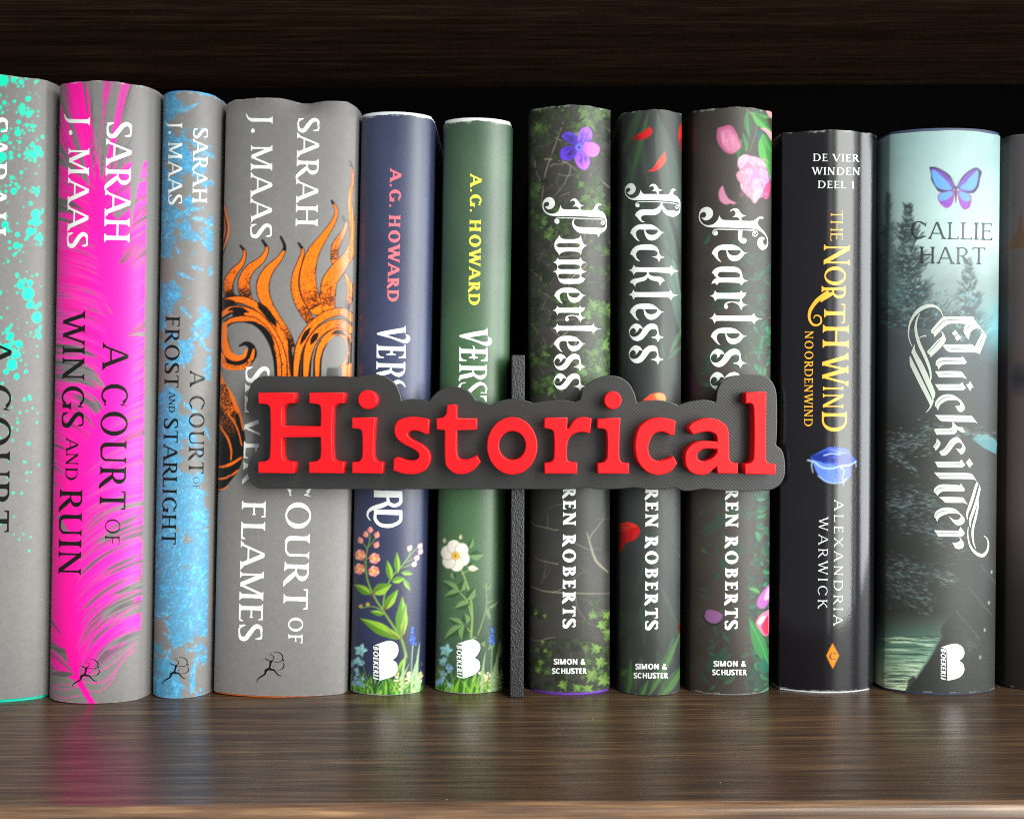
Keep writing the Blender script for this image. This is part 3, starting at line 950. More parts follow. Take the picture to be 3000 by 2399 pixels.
T_FEAR = BL_F+fit(BL_e, 2085, 716.3, 2191.2, 768.3)+BL_a+fit(BL_r, 2079.6, 850.9, 2189.7, 909.4)+fit(BL_l, 2078, 916.5, 2233.5, 950.4)+fit(BL_e, 2082, 960, 2188.3, 1011)+fit(BL_s, 2080.5, 1022, 2186.5, 1078.5)+fit(BL_s, 2079.5, 1089.8, 2186, 1146.5)
# the silver title: pen strokes with engraved inner lines
q1, q2, q3 = (2640, 880, 5.071), (2700, 1200, 7.836), (2700, 1380, 6.386)
def GP(src, *polys):
    r = []
    for p in polys: r += G(src, p)
    return r
T_QUICK = GB(q1, '620,235 580,150 500,90 410,82 300,122 200,212 132,340 108,480 125,600 165,690', 10, 18, 35, 55, 60, 45, 30, 20, 15, 10) \
 + GB(q1, '275,200 235,280 215,400 230,520 270,650 330,780 390,920 430,1050 440,1150 430,1200', 8, 22, 36, 45, 50, 50, 45, 35, 24, 14) \
 + GB(q1, '265,560 310,537 370,526', 10, 14, 26) + GB(q1, '470,1480 430,1590 370,1665', 40, 22, 9) \
 + GP(q1, '150,770! 175,710! 200,650! 208,740 330,960 480,1300 505,1370 498,1430 470,1490! 440,1400 300,1090', '133,820! 125,850 130,960! 250,1210 360,1420 420,1540 432,1590! 465,1500! 440,1440 300,1150',
   '440,445! 530,340 625,243! 1065,245! 1090,295! 1110,315! 960,350! 720,350 640,395 540,500 490,548! 478,492! 450,490!', '580,455! 620,480 660,570 650,620 600,690 435,850! 425,810! 395,790! 385,760! 540,590 612,520',
   '620,680! 640,655! 1060,655! 1095,700 1168,800! 1110,775! 715,768! 670,740', '925,450 950,370 1020,320 1110,315! 1270,530! 1165,800! 1090,690! 1200,480! 1170,430 1110,420 1040,460 1012,530 1005,582! 985,570! 935,490!',
   '805,438! 845,495! 790,530! 750,490!', '850,502! 895,555! 825,605! 792,545!', '510,960! 520,900 590,850 870,852! 890,850! 910,828! 975,920! 940,950! 680,948 610,965 570,1005 555,1032! 540,980!', '500,1052! 880,1055 920,1090 975,1168! 900,1143! 560,1145!',
   '498,1245! 860,1245! 885,1238! 900,1213! 960,1300! 920,1335! 560,1335!', '1020,1200! 1075,1290! 1045,1300! 1025,1348! 965,1255! 1000,1235!', '498,1565! 510,1500 590,1420 700,1393 800,1420 890,1490 940,1570 940,1620 895,1660! 850,1650! 800,1570! 860,1565 880,1540 840,1490 760,1480 680,1490 590,1540 560,1590 545,1640! 530,1600!') \
 + GP(q2, '300,122! 1130,140 1180,180 1280,320! 1210,283! 480,268 400,230 345,165', '705,285! 720,280! 790,360 850,400! 930,400! 1005,525! 930,525 820,460 805,465! 795,520 720,565 340,575! 320,540! 275,450! 380,432 640,430 700,390', '345,655! 430,760 400,850 320,945! 300,890! 262,850! 330,750',
   '400,965! 520,890 640,720 720,650 800,630 860,650 930,750 1000,870 990,950 930,1020 900,1030! 840,960! 775,885! 860,905 920,870 920,790 860,755 790,770 720,850 640,960 560,1040 470,1060! 435,1030!', '300,1192! 860,1192! 885,1175! 910,1140! 1000,1275! 930,1325! 370,1325!', '1090,1115! 1180,1250! 1145,1270! 1100,1340! 1015,1215! 1060,1160!') \
 + GP(q3, '230,22! 880,38 950,65 1050,230! 1000,165 940,148 350,145! 290,95!', '225,390! 240,320 330,255 470,245 710,265! 730,230! 805,340! 790,375! 420,375 350,400 300,460 315,488!  290,455! 265,415!', '320,485! 470,478! 770,490! 860,625! 790,590! 440,590! 390,540!',
   '230,850! 260,760 370,690 500,678 630,710 730,800 800,890 790,960 720,1010 640,1000 560,920 495,828! 590,900 670,910 725,870 720,820 640,790 520,790 390,830 320,880 290,945! 262,885!', '230,1102! 690,1112! 725,1040! 805,1150! 790,1190! 740,1225! 310,1222!', '700,1240! 715,1235! 790,1350 770,1430 700,1455 630,1440! 570,1335! 660,1330 720,1290') \
 + GB(q3, '1040,210 1000,330 950,500 890,680 850,790 852,900', 44, 50, 55, 55, 40, 12) + GB(q3, '1075,260 1080,330 1040,500 970,730 910,900 902,1000 910,1050', 12, 40, 52, 55, 48, 30, 10) \
 + GB(q3, '1050,510 1050,650 1010,850 960,1050 950,1200 970,1350 1010,1450', 12, 30, 45, 45, 40, 26, 10) + GB(q3, '870,1040 860,1180 890,1350 960,1480 1060,1560 1150,1570 1220,1490 1245,1360 1220,1260 1160,1205', 10, 22, 30, 45, 62, 66, 45, 28, 20, 10)
def lines(src, w, *paths):
    r = []
    for p in paths: r += GB(src, p, w*.5, w, w, w*.5)
    return r
T_QUICK_LINES = lines(q1, 12, '470,470 560,380 650,300 900,297 1060,298', '640,690 740,718 1000,715 1080,720', '405,775 560,610 590,575', '530,965 560,920 640,900 870,903 930,890', '540,1100 700,1098 890,1102', '540,1292 860,1290 920,1265', '515,1580 560,1500 660,1440 760,1440', '1130,720 1190,600 1235,500', '955,470 1000,390 1090,360') \
 + lines(q2, 17, '370,200 700,200 1150,215', '310,500 500,498 680,490 770,440', '420,1000 560,910 680,770 800,690', '340,1255 700,1255 880,1245 930,1220', '350,1515 800,1512 1150,1520', '1060,1230 1100,1200 1130,1195', '290,870 350,790 385,740') \
 + lines(q3, 13, '300,90 600,85 930,90', '260,390 300,330 420,308 700,310', '250,850 320,770 480,735 640,745', '270,1160 500,1162 740,1150', '610,1385 680,1390 740,1350')
# the condensed serif title of the two flower spines
b1, g1, f1 = (1080, 940, 9.075), (1330, 940, 7.187), (1000, 1400, 2.4625)
VS_V = G(b1, '972,135! 990,140! 990,345! 970,320 930,312! 480,380! 850,490 940,500 1000,460 1000,410 980,375! 1030,370 1090,410 1105,490 1060,570 970,600 860,570 600,470 240,372 220,350 230,320 560,245 900,190! 950,170')
VS_E = G(b1, '215,620! 240,620! 255,655 280,668 900,688 935,675 955,635! 980,640! 980,995! 800,990! 795,965! 880,945 930,890 945,800! 635,795! 650,860 720,885! 720,912! 475,912! 472,885! 560,860 585,790! 255,785! 265,880 320,940 410,960! 410,988! 212,985!')
VS_R = G(b1, '210,1070! 232,1070! 245,1105 280,1122 890,1135 935,1120 950,1090! 972,1095! 972,1300 930,1420 810,1490 680,1450 605,1390! 365,1455 200,1405! 205,1385! 240,1368 560,1300! 570,1240! 290,1238 250,1250 232,1290! 205,1285!', '605,1245! 935,1250! 920,1330 830,1370 720,1370 630,1320')
T_BLUE = VS_V+VS_E+VS_R+G(b1, '650,1625! 720,1580 820,1575 930,1640 985,1760! 960,1760! 900,1690 840,1665 740,1690!')
T_BLUE_END = G(f1, '235,88! 440,95! 440,142! 235,138!') + GB(f1, '430,140 425,178 385,198 345,182 335,140', 22, 25, 28, 26, 20) + GB(f1, '345,175 300,196 230,217 197,240 190,275 210,306', 28, 34, 30, 20, 12, 6) + G(f1, '235,225! 440,232! 440,268! 235,262!') + GB(f1, '430,262 425,308 380,338 330,346 275,333 245,295 245,258', 20, 24, 26, 28, 26, 24, 20)
gt = lambda S, *bb: fit(S, *[(g1[i % 2]+v/g1[2]) for i, v in enumerate(bb)])
T_GREEN = gt(VS_V, 112, 152, 800, 530)+gt(VS_E, 110, 548, 706, 855)+GB(g1, '392,522 425,565 430,640', 10, 34, 44)+GB(g1, '405,680 405,750 438,822', 60, 52, 6) \
 + gt(VS_R, 108, 900, 697, 1240) + GB(g1, '400,1130 260,1165 150,1195 115,1240 125,1275', 80, 84, 70, 36, 12) + GB(g1, '110,1400 150,1325 255,1297', 60, 34, 16) + GB(g1, '300,1510 430,1390 540,1322 630,1340 682,1420 665,1510', 88, 84, 74, 50, 38, 30) + G(g1, '565,1500! 690,1510! 690,1530! 560,1525!') + G(g1, '552,1575! 690,1575! 690,1705! 660,1705! 630,1630 560,1597!')
# the publisher marks
rn = (720, 1850, 8.21)
RUNNER = GB(rn, '568,543 610,568 650,578 676,620 660,670 620,705', 7.8, 9.4, 10.9, 15.6, 18.7, 26.5) + GB(rn, '455,645 510,675 570,700 625,708', 10.9, 23.4, 18.7, 23.4) + GB(rn, '608,705 592,790 575,860 590,915', 65.5, 43.7, 39.0, 85.8) + GB(rn, '585,880 490,930 465,1010 440,1035 350,1090 272,1160 290,1210', 54.6, 65.5, 43.7, 39.0, 32.8, 15.6, 10.9) + GB(rn, '580,908 680,922 740,990 800,1045 870,1062', 46.8, 39.0, 26.5, 21.8, 6.2) \
 + GB(rn, '640,715 760,733 860,710 890,610 850,540 760,495 670,500', 10.9, 12.5, 15.6, 23.4, 21.8, 14.0, 7.8) + GB(rn, '890,740 925,800 900,870 840,915 760,915', 9.4, 21.8, 25.0, 14.0, 7.8) + GD(rn, 910, 690, 19) + GD(rn, 680, 838, 13) + GD(rn, 610, 522, 12)
# ------------------------------------------------------------------ jacket artwork
rng = random.Random(7)
def edge_clip(cv, xt, yt, xb, yb):
    """print stops at a straight edge running down the jacket's hinge"""
    ex = xt+(cv.Y-yt)/(yb-yt)*(xb-xt)
    cv.clip = np.clip((ex-cv.X)/cv.ST+.5, 0, 1)

GREY = (.475, .462, .455)
def paper_grey(cv, seed):
    n = cv.noise(10, seed, 2)
    cv.a += ((n-.5)*.035)[..., None]

def art_splatter(cv):
    paper_grey(cv, 1)
    edge_clip(cv, 132, 255, 106, 2050)
    teal, rim = (.02, .86, .70), (.30, .72, .62)
    r = random.Random(11)
    def blob(x, y, s):
        cv.dot(x, y, s+1.6, rim, .8, (s+1.6)*r.uniform(.9, 1.25))
        n = 9
        ph = r.random()*6
        pts = [(x+s*math.cos(6.283*i/n+ph)*r.uniform(.82, 1.2), y+s*1.1*math.sin(6.283*i/n+ph)*r.uniform(.85, 1.25)) for i in range(n)]
        cv.sp(pts, teal)
    for k in range(820):
        y = 215+1400*r.random()**1.55
        x = 128-r.random()**.8*400
        fade = max(0.0, 1-(y-215)/1350)
        s = abs(r.gauss(0, 1))*2.9*(.35+fade*.75)+1.0
        if r.random() < .35: s *= .35
        blob(x, y, min(s, 10))
    for x, y, s in [(8, 235, 22), (62, 240, 10), (105, 650, 17), (88, 680, 15), (40, 560, 12), (8, 460, 16), (48, 720, 12), (105, 628, 18), (82, 860, 24), (108, 930, 20), (35, 1068, 20), (60, 835, 14), (20, 1020, 18), (30, 985, 14), (118, 700, 12), (90, 450, 13), (110, 440, 16), (100, 455, 14), (68, 318, 9), (66, 330, 10), (95, 370, 8), (52, 390, 12), (15, 405, 13), (116, 985, 10), (55, 1008, 14), (108, 560, 11), (15, 660, 13)]:
        blob(x, y, s*.7)
        for q in range(5):
            a = r.random()*6.28
            d = s*r.uniform(1.1, 2.0)
            blob(x+d*math.cos(a), y+d*math.sin(a), s*r.uniform(.12, .35))

def art_feather(cv):
    paper_grey(cv, 2)
    edge_clip(cv, 434, 260, 408, 2045)
    hot, pale = np.array((.98, .0, .62)), np.array((.93, .34, .72))
    dark = np.array((.36, .33, .345))
    r = random.Random(5)
    rach = [(272, 2062), (255, 2035), (240, 2010), (222, 1970), (204, 1911), (190, 1850), (178, 1778), (175, 1690), (185, 1580), (205, 1470), (243, 1348), (285, 1262), (320, 1180), (345, 1100), (357, 983), (352, 881), (336, 785), (322, 720), (306, 635), (292, 560), (280, 480), (272, 400), (266, 230)]
    ra = np.array(rach)[::-1]
    xr = np.interp(cv.Y, ra[:, 1], ra[:, 0])
    dx = cv.X-xr
    d = np.abs(dx)
    left = dx < 0
    # every point of the vane belongs to the barb that leaves the quill at height ya
    bulk = np.interp(cv.Y, [230, 500, 700, 1300, 1500, 1800, 1950], [1, 1, .75, .75, .9, 1.1, .8])
    yl = cv.Y + 120*bulk*(1-np.exp(-d/62))
    yr = cv.Y + np.interp(cv.Y, [600, 900, 1400, 1500, 1950, 2050], [150, 120, 140, 230, 230, 120])*(1-np.exp(-d/130))
    ya = np.where(left, yl, yr)
    # above the last side barbs the tip fans upward
    px, py = 285, 640
    fan = np.arctan2(cv.X-px, np.maximum(py-cv.Y, 1))*(1-.00045*(py-cv.Y))
    isfan = np.clip((590-cv.Y-d*.9)/60, 0, 1)
    def field(seed, f_ya, f_d, f_fan):
        r2 = np.random.default_rng(seed)
        g = r2.random((4096, 64))
        def s(a, b):
            a, b = np.mod(a, 4095), np.clip(b, 0, 62)
            ai, bi = a.astype(int), b.astype(int)
            fa, fb = a-ai, b-bi
            return (g[ai, bi]*(1-fb)+g[ai, bi+1]*fb)*(1-fa)+(g[ai+1, bi]*(1-fb)+g[ai+1, bi+1]*fb)*fa
        side = np.where(left, 0, 1900)
        a = s(ya/f_ya+side, d/f_d)
        b = s((fan+3)*f_fan+900, np.maximum(py-cv.Y, 0)/(f_d*2))
        return a*(1-isfan)+b*isfan
    fine = field(1, 2.2, 80, 170)
    mid = field(2, 8, 90, 46)
    clump = field(3, 26, 130, 17)
    h = .5*fine+.5*mid
    # share of the ground that shows between the barbs
    open_l = np.interp(cv.Y, [230, 420, 560, 700, 1000, 1850, 1960, 2060], [.64, .52, .34, .10, .14, .06, .45, .98])
    open_r = np.interp(cv.Y, [230, 420, 520, 620, 700, 1380, 1470, 1560, 1850, 1960, 2060], [.62, .56, .34, .26, .05, .05, .10, .14, .20, .55, 1.0]) + np.interp(d, [0, 90, 230], [-.35, 0, .16])*(cv.Y > 1450)
    gap = np.where(left, open_l, open_r)
    c = .55*clump+.30*mid+.15*fine
    c = even(c)
    cover = np.clip((c-gap)*7+.5, 0, 1)
    cover *= np.clip((2010+np.where(left, -d*.25, -d*.65)-cv.Y)/22, 0, 1)
    lightness = np.clip(np.interp(d, [0, 60, 190], [.0, .28, .62])*np.where(left, .75, 1.0) + (h-.5)*1.5, 0, 1)
    col = hot*(1-lightness[..., None])+pale*lightness[..., None]
    line = np.clip((fine*.6+mid*.4-.66)*9, 0, 1)*np.interp(d, [10, 60], [0, .8])
    low = (~left)*np.clip((cv.Y-1440)/80, 0, 1)*np.clip((d-25)/60, 0, 1)
    line = np.maximum(line, np.clip((mid*.6+fine*.4-.54)*8, 0, 1)*low*.9)
    col = col*(1-line[..., None])+dark*line[..., None]
    ground = np.clip((h-.38)*4, 0, 1)*.0+np.clip((.48-h)*4, 0, 1)*.8
    cv.mix(ground*np.clip((2000-d*.65-cv.Y)/22, 0, 1)*(np.abs(gap-c) < .45), dark*.8)
    cv.mix(cover, col)
    m = cover[..., None]
    # the solid quill and its feathered border
    hw = np.interp(cv.Y, [480, 560, 640, 780, 980, 1150, 1300, 1500, 1700, 1830, 1900, 1960, 2010], [3, 20, 30, 36, 36, 30, 27, 34, 48, 40, 18, 9, 7])
    q = np.clip((hw*(1+(mid-.5)*1.5)-d)/7+.5, 0, 1)*(cv.Y > 480)
    cv.mix(q, hot)
    for pts in ['396,300! 434,300 434,520! 425,470 402,560 384,680! 382,560 390,430', '386,655! 424,612 430,600! 412,630', '376,982! 424,972 424,986!', '168,1500! 178,1545 206,1568! 188,1535']:
        cv.sp(pp(pts), GREY)
    for pts in ['150,1895! 190,1900 205,1910! 180,1912', '148,1972 190,1966 222,1974! 190,1982']:
        cv.sp(pp(pts), (.36, .33, .34))
    for pts, w in [('215,1990 300,2000 340,1960 390,1900', 2), ('225,2010 290,2025 330,1990 345,1950', 2), ('150,2010 190,2020 230,2005', 2), ('145,2030 170,2005 235,2010', 2), ('240,1985 320,1950 400,1880', 2.5), ('140,2025 180,2045 235,2036', 2), ('235,2000 310,1990 365,1930 395,1905', 1.6)]:
        cv.stroke(pp(pts), [w], (.95, .22, .66))
    cv.stroke(rach[:6], [17, 16, 17, 20, 24], hot)

def art_frost(cv):
    paper_grey(cv, 3)
    edge_clip(cv, 630, 290, 603, 2050)
    r = random.Random(9)
    n1 = even(cv.noise(80, 21, 5)*.7+cv.noise(26, 22, 3)*.3)
    fx = (cv.X-(462-(cv.Y-280)*.018))/150
    fy = (cv.Y-270)/1780
    want = np.interp(fy, [0, .06, .14, .22, .28, .33, .40, .50, .58, .64, .72, .80, .86, .90, .94, .97, 1], [.62, .60, .60, .55, .42, .25, .48, .48, .42, .55, .84, .97, .90, .55, .34, .5, .5])
    want = want + (.5-fx)*np.interp(fy, [0, .1, .25, .4, .6, .7, 1], [.7, .6, .5, -.1, .5, .1, -.35])
    want = want+.07
    m = n1 < want
    H, W = m.shape
    ang = cv.noise(46, 23, 2)*16
    cv.mix(np.clip((want-n1)*9, 0, 1)*.65, (.24, .58, .77))
    pal = ((.12, .58, .85), (.24, .68, .91), (.38, .76, .94), (.52, .83, .95), (.18, .62, .87), (.28, .42, .50), (.30, .46, .55))
    for k in range(15000):
        j, i = r.randrange(H), r.randrange(W)
        if not m[j, i] and r.random() < .99: continue
        x, y = cv.X[j, i], cv.Y[j, i]
        a = ang[j, i]+r.choice((0, 1.05, -1.05))+r.gauss(0, .2)
        L = r.uniform(4, 10)
        cv.stroke([(x-math.cos(a)*L/2, y-math.sin(a)*L/2), (x+math.cos(a)*L/2, y+math.sin(a)*L/2)], [r.uniform(1.3, 2.2), .9], r.choice(pal), r.uniform(.5, .9), smooth=0)
    spots = [(520, 330, -.4), (560, 420, .3), (590, 440, .5), (540, 620, -.2), (560, 640, .1), (600, 650, .4), (560, 780, .3), (530, 900, .8), (560, 960, .9), (590, 1000, 1.0), (540, 1180, .7), (570, 1300, 1.0), (560, 1500, .6), (500, 1900, 2.0), (580, 1920, 1.9), (520, 2030, -1.9), (465, 2035, -1.5), (560, 2030, -1.4), (480, 700, -.8), (520, 800, .4), (600, 1250, 1.2), (480, 1560, 1.5)]
    for k in range(520):
        j, i = r.randrange(H), r.randrange(W)
        if m[j, i]: spots.append((cv.X[j, i], cv.Y[j, i], ang[j, i], r.uniform(14, 34)))
    for x, y, a, *LL in spots:      # fern shaped crystals: stem and side needles
        L = LL[0] if LL else r.uniform(34, 72)
        nq = int(L/3.2)
        for q in range(nq):
            t = q/nq
            bx, by = x+math.cos(a)*L*t, y+math.sin(a)*L*t
            for sd in (-1, 1):
                aa = a+sd*r.uniform(.5, .9)
                l = (1-t)*r.uniform(.2, .36)*L*.8+2
                cv.stroke([(bx, by), (bx+math.cos(aa)*l, by+math.sin(aa)*l)], [1.9, .9], r.choice(pal[:5]), .8, smooth=0)

def art_flames(cv):
    paper_grey(cv, 4)
    O, K = (1.0, .46, .06), (.035, .03, .03)
    r = random.Random(3)
    s = 2.873
    T = lambda p: [(600+q[0]/s, 600+q[1]/s) for q in pp(p)]
    def stipple(pts, ws, n, lo):
        c = np.array(smooth_path(pts, False, 8))
        w = np.interp(np.linspace(0, 1, len(c)), np.linspace(0, 1, len(ws)), ws)
        for k in range(n):
            u = lo+(1-lo)*r.random()**.62
            i = min(int(u*(len(c)-1)), len(c)-2)
            t = c[i+1]-c[i]
            t = t/(np.linalg.norm(t)+1e-9)
            o = r.uniform(-.46, .46)*w[i]
            x, y = c[i, 0]-t[1]*o, c[i, 1]+t[0]*o
            q = r.uniform(.7, 1.2)*(1+.6*u)
            cv.stroke([(x, y), (x+r.uniform(-3, 3), y+r.uniform(-2.5, 2.5))], [q], K, .9, .8, smooth=0)
    def tongue(p, ws, tip=.16, sm=10):
        pts = T(p)
        ws = [w/s for w in ws]
        cv.stroke(pts, [w+4.5 for w in ws], K, 1, .8, smooth=sm)
        c = smooth_path(pts, False, sm)
        k = int(len(c)*tip)
        wi = list(np.interp(np.linspace(tip, 1, 12), np.linspace(0, 1, len(ws)), ws))
        cv.stroke(c[k:], wi, O, 1, .9, smooth=0)
        stipple(pts, ws, int(sum(ws)/len(ws)*5), max(.42, tip+.1))
        stipple(pts, ws, int(sum(ws)/len(ws)*9), .80)
    tongue('1165,100 1190,170 1150,260 1100,350 1090,470', [5, 18, 42, 58, 52], .2)
    tongue('1185,590 1222,680 1218,790 1195,880', [16, 36, 42, 34], 0)
    tongue('790,325 825,390 800,480 768,580 757,680 780,790 830,890 890,985', [5, 16, 32, 48, 58, 64, 70, 60], .12)
    tongue('1070,-30 1108,50 1080,150 1000,270 915,400 872,540 868,660 890,770 940,870', [8, 22, 34, 52, 92, 118, 132, 134, 112], .06)
    tongue('1222,-365 1245,-230 1222,-40 1235,120 1250,260 1225,400 1120,540 1050,650 1035,760 1040,860', [5, 14, 30, 36, 48, 66, 110, 122, 126, 100], .05)
    tongue('300,345 335,400 312,490 242,570 200,650 200,730 222,775', [5, 16, 32, 60, 76, 72, 60], .14)
    tongue('485,300 522,370 480,460 382,540 332,630 332,710 352,785', [5, 20, 46, 70, 88, 92, 80], .16)
    tongue('640,270 672,360 630,450 540,550 492,650 490,730 515,810 580,920 660,1030 720,1130 745,1200', [5, 15, 36, 72, 98, 100, 84, 62, 46, 34, 20], .14)
    def band(p, w, inner=.55, dark=False):
        pts = T(p)
        cv.stroke(pts, [w/s+5], K, 1, .8, smooth=8)
        cv.stroke(pts, [w/s*.55, w/s, w/s, w/s*.9], O, 1, .9, smooth=8)
        stipple(pts, [w/s], int(w*1.7), .05)
        c = np.array(smooth_path(pts, False, 8))
        a, b = int(len(c)*inner), min(len(c)-1, int(len(c)*(inner+.22)))
        cv.stroke([tuple(q) for q in c[a:b:2]], [3, w/s*.6, w/s*.7, 3], K, .95, .8, smooth=2)
    band('130,830 210,800 330,805 460,870 570,985 650,1110 700,1250 715,1440', 58, .42)
    band('130,935 220,880 340,895 450,950 550,1060 620,1190 655,1320 660,1440', 66, .12)
    band('130,1060 200,985 300,960 410,975 510,1050 585,1180 618,1320 622,1440', 44, .5)
    cv.stroke(T('600,1440 590,1300 560,1180 500,1070 420,1000 330,985'), [9, 11, 12, 14, 12, 4], K, 1, .8, smooth=8)
    for p in ('128,805! 190,795 250,812 245,850 190,858 128,875!', '245,885 300,868 340,885 325,925 270,945 235,940', '440,830 520,860 590,960 600,1010 520,930', '700,1150 735,1230 745,1440 720,1440'):
        cv.sp([((600+q[0]/s, 600+q[1]/s)+((1,) if len(q) > 2 else ())) for q in pp(p)], K, .92, .8)
    # left curl
    cv.stroke(T('135,1110 165,1240 240,1330 330,1325 395,1260 390,1195 345,1168 292,1188'), [40, 42, 38, 36, 30, 20, 12, 5], K, 1, .8, smooth=10)
    cv.stroke(T('165,1010 160,1130 195,1250 260,1290 330,1275 352,1215'), [16, 22, 24, 18, 11, 5], O, 1, .9, smooth=10)
    cv.stroke(T('130,1270 170,1350 250,1370 330,1360 390,1300 412,1220'), [22, 18, 14, 14, 12, 6], O, 1, .9, smooth=10)
    stipple(T('130,1250 170,1330 250,1350 330,1345 390,1290'), [20], 120, 0)
    # right curl
    band('765,1440 775,1310 800,1190 860,1075 950,975 1060,915 1170,905 1245,960', 62, .3)
    band('850,1440 858,1310 885,1190 945,1090 1040,1020 1140,1000 1225,1050', 70, .35)
    band('945,1440 950,1300 980,1190 1040,1110 1120,1070 1195,1110 1222,1200 1205,1300 1165,1380', 56, .42)
    cv.stroke(T('1210,1130 1235,1230 1215,1330 1170,1400'), [10, 14, 12, 4], K, 1, .8, smooth=8)
    cv.poly([(600+x/s, 600+y/s) for x, y in disc(1112, 1230, 92, 36, 128)], GREY, 1, .3)
    cv.poly(T('1030,1370 1180,1370 1170,1450 1020,1450'), (.30, .29, .28), 1, .8)
    cv.poly(T('1160,1360 1240,1330 1240,1450 1160,1450'), O, 1, .9)
    for x in (760, 850, 945, 625, 670):
        cv.stroke(T(f'{x-22},1330 {x-26},1450'), [2.2], K, 1, .8, smooth=0)
    # dark flame at the left edge above
    z4 = lambda p: [(600+q[0]/3.448, 200+q[1]/3.448) for q in pp(p)]
    cv.poly(smooth_path(z4('150,1260! 180,1310 215,1430 245,1560 240,1700 200,1850 150,1960!')), K, 1, .8)
    cv.stroke(z4('180,1340 215,1470 240,1600 225,1720 180,1850'), [3, 5, 6, 6, 3], O, 1, .9, smooth=8)
    cv.stroke(z4('170,1400 195,1520 205,1640 175,1780'), [2, 3, 4, 3], O, .8, .9, smooth=8)
    # the large dark flame below the curl
    q = 4.538
    z6 = lambda p: [(640+k[0]/q, 1060+k[1]/q) for k in pp(p)]
    cv.poly(smooth_path(z6('-60,60! 20,95 45,190 130,370 220,520 290,680 330,850 357,1050 335,1250 270,1430 180,1560 60,1690 -60,1740!')), K, 1, .8)
    cv.poly(smooth_path(z6('10,180! 30,200 62,260 150,420 225,570 265,690 200,640 150,720 100,640 0,560!')), O, 1, .9)
    for p, w in [('20,110 60,250 150,400 240,580 290,720 330,900', 7), ('-20,560 60,620 130,700 210,800 270,940 310,1110', 5), ('-20,780 50,900 130,1030 170,1180 165,1300', 6), ('-40,1400 80,1390 200,1340 300,1275', 9), ('-40,1560 80,1545 180,1500 262,1440', 7), ('-40,1710 60,1690 120,1655', 4)]:
        cv.stroke(z6(p), [w*.5, w, w*.7], O, 1, .9, smooth=8)
    for k in range(520):
        x, y = r.uniform(-20, 230), r.uniform(600, 1000)
        cv.dot(640+x/q, 1060+y/q, r.uniform(.8, 1.6), O, .8*(1-(y-600)/500), gloss=.9)
    for k in range(420):
        y = r.uniform(300, 720)
        x = r.uniform(-10, 60+(y-200)*.36)
        cv.dot(640+x/q, 1060+y/q, r.uniform(.8, 1.7), K, .85, gloss=.8)
    for k in range(160):
        cv.dot(640+r.uniform(-30, 190)/q, 1060+r.uniform(1400, 1540)/q, r.uniform(.8, 1.5), K, .8)

def leaf(cv, p0, p1, w, col, light=None, vein=None, al=1.0):
    """a pointed leaf from stem p0 to tip p1"""
    a, b = np.array(p0, float), np.array(p1, float)
    d = b-a
    nrm = np.array([-d[1], d[0]])/(np.linalg.norm(d) or 1)
    L = [tuple(a+d*t+nrm*w*f) for t, f in ((0, 0), (.18, .34), (.45, .5), (.75, .28), (1, 0))]
    Rr = [tuple(a+d*t-nrm*w*f) for t, f in ((.75, .28), (.45, .5), (.18, .34))]
    pts = [(*L[0], 1)]+L[1:4]+[(*L[4], 1)]+Rr
    cv.sp(pts, col, al)
    if light is not None:
        half = [(*L[0], 1)]+L[1:4]+[(*L[4], 1)]
        cv.sp(half, light, al*.8)
    if vein is not None:
        cv.stroke([p0, p1], [1.6, .8], vein, .8*al, smooth=0)

def wisp(cv, seed, n, x0, x1, y0, y1, cols, w=(1, 2), L=(20, 60), al=.35, a0=-1.2, sp=.5):
    r = random.Random(seed)
    for k in range(n):
        x, y = r.uniform(x0, x1), r.uniform(y0, y1)
        a = a0+r.gauss(0, sp)
        l = r.uniform(*L)
        b = a+r.uniform(-.5, .5)
        cv.stroke([(x, y), (x+math.cos(a)*l/2, y+math.sin(a)*l/2), (x+math.cos(a)*l/2+math.cos(b)*l/2, y+math.sin(a)*l/2+math.sin(b)*l/2)], [r.uniform(*w), .8], r.choice(cols), al, smooth=3)

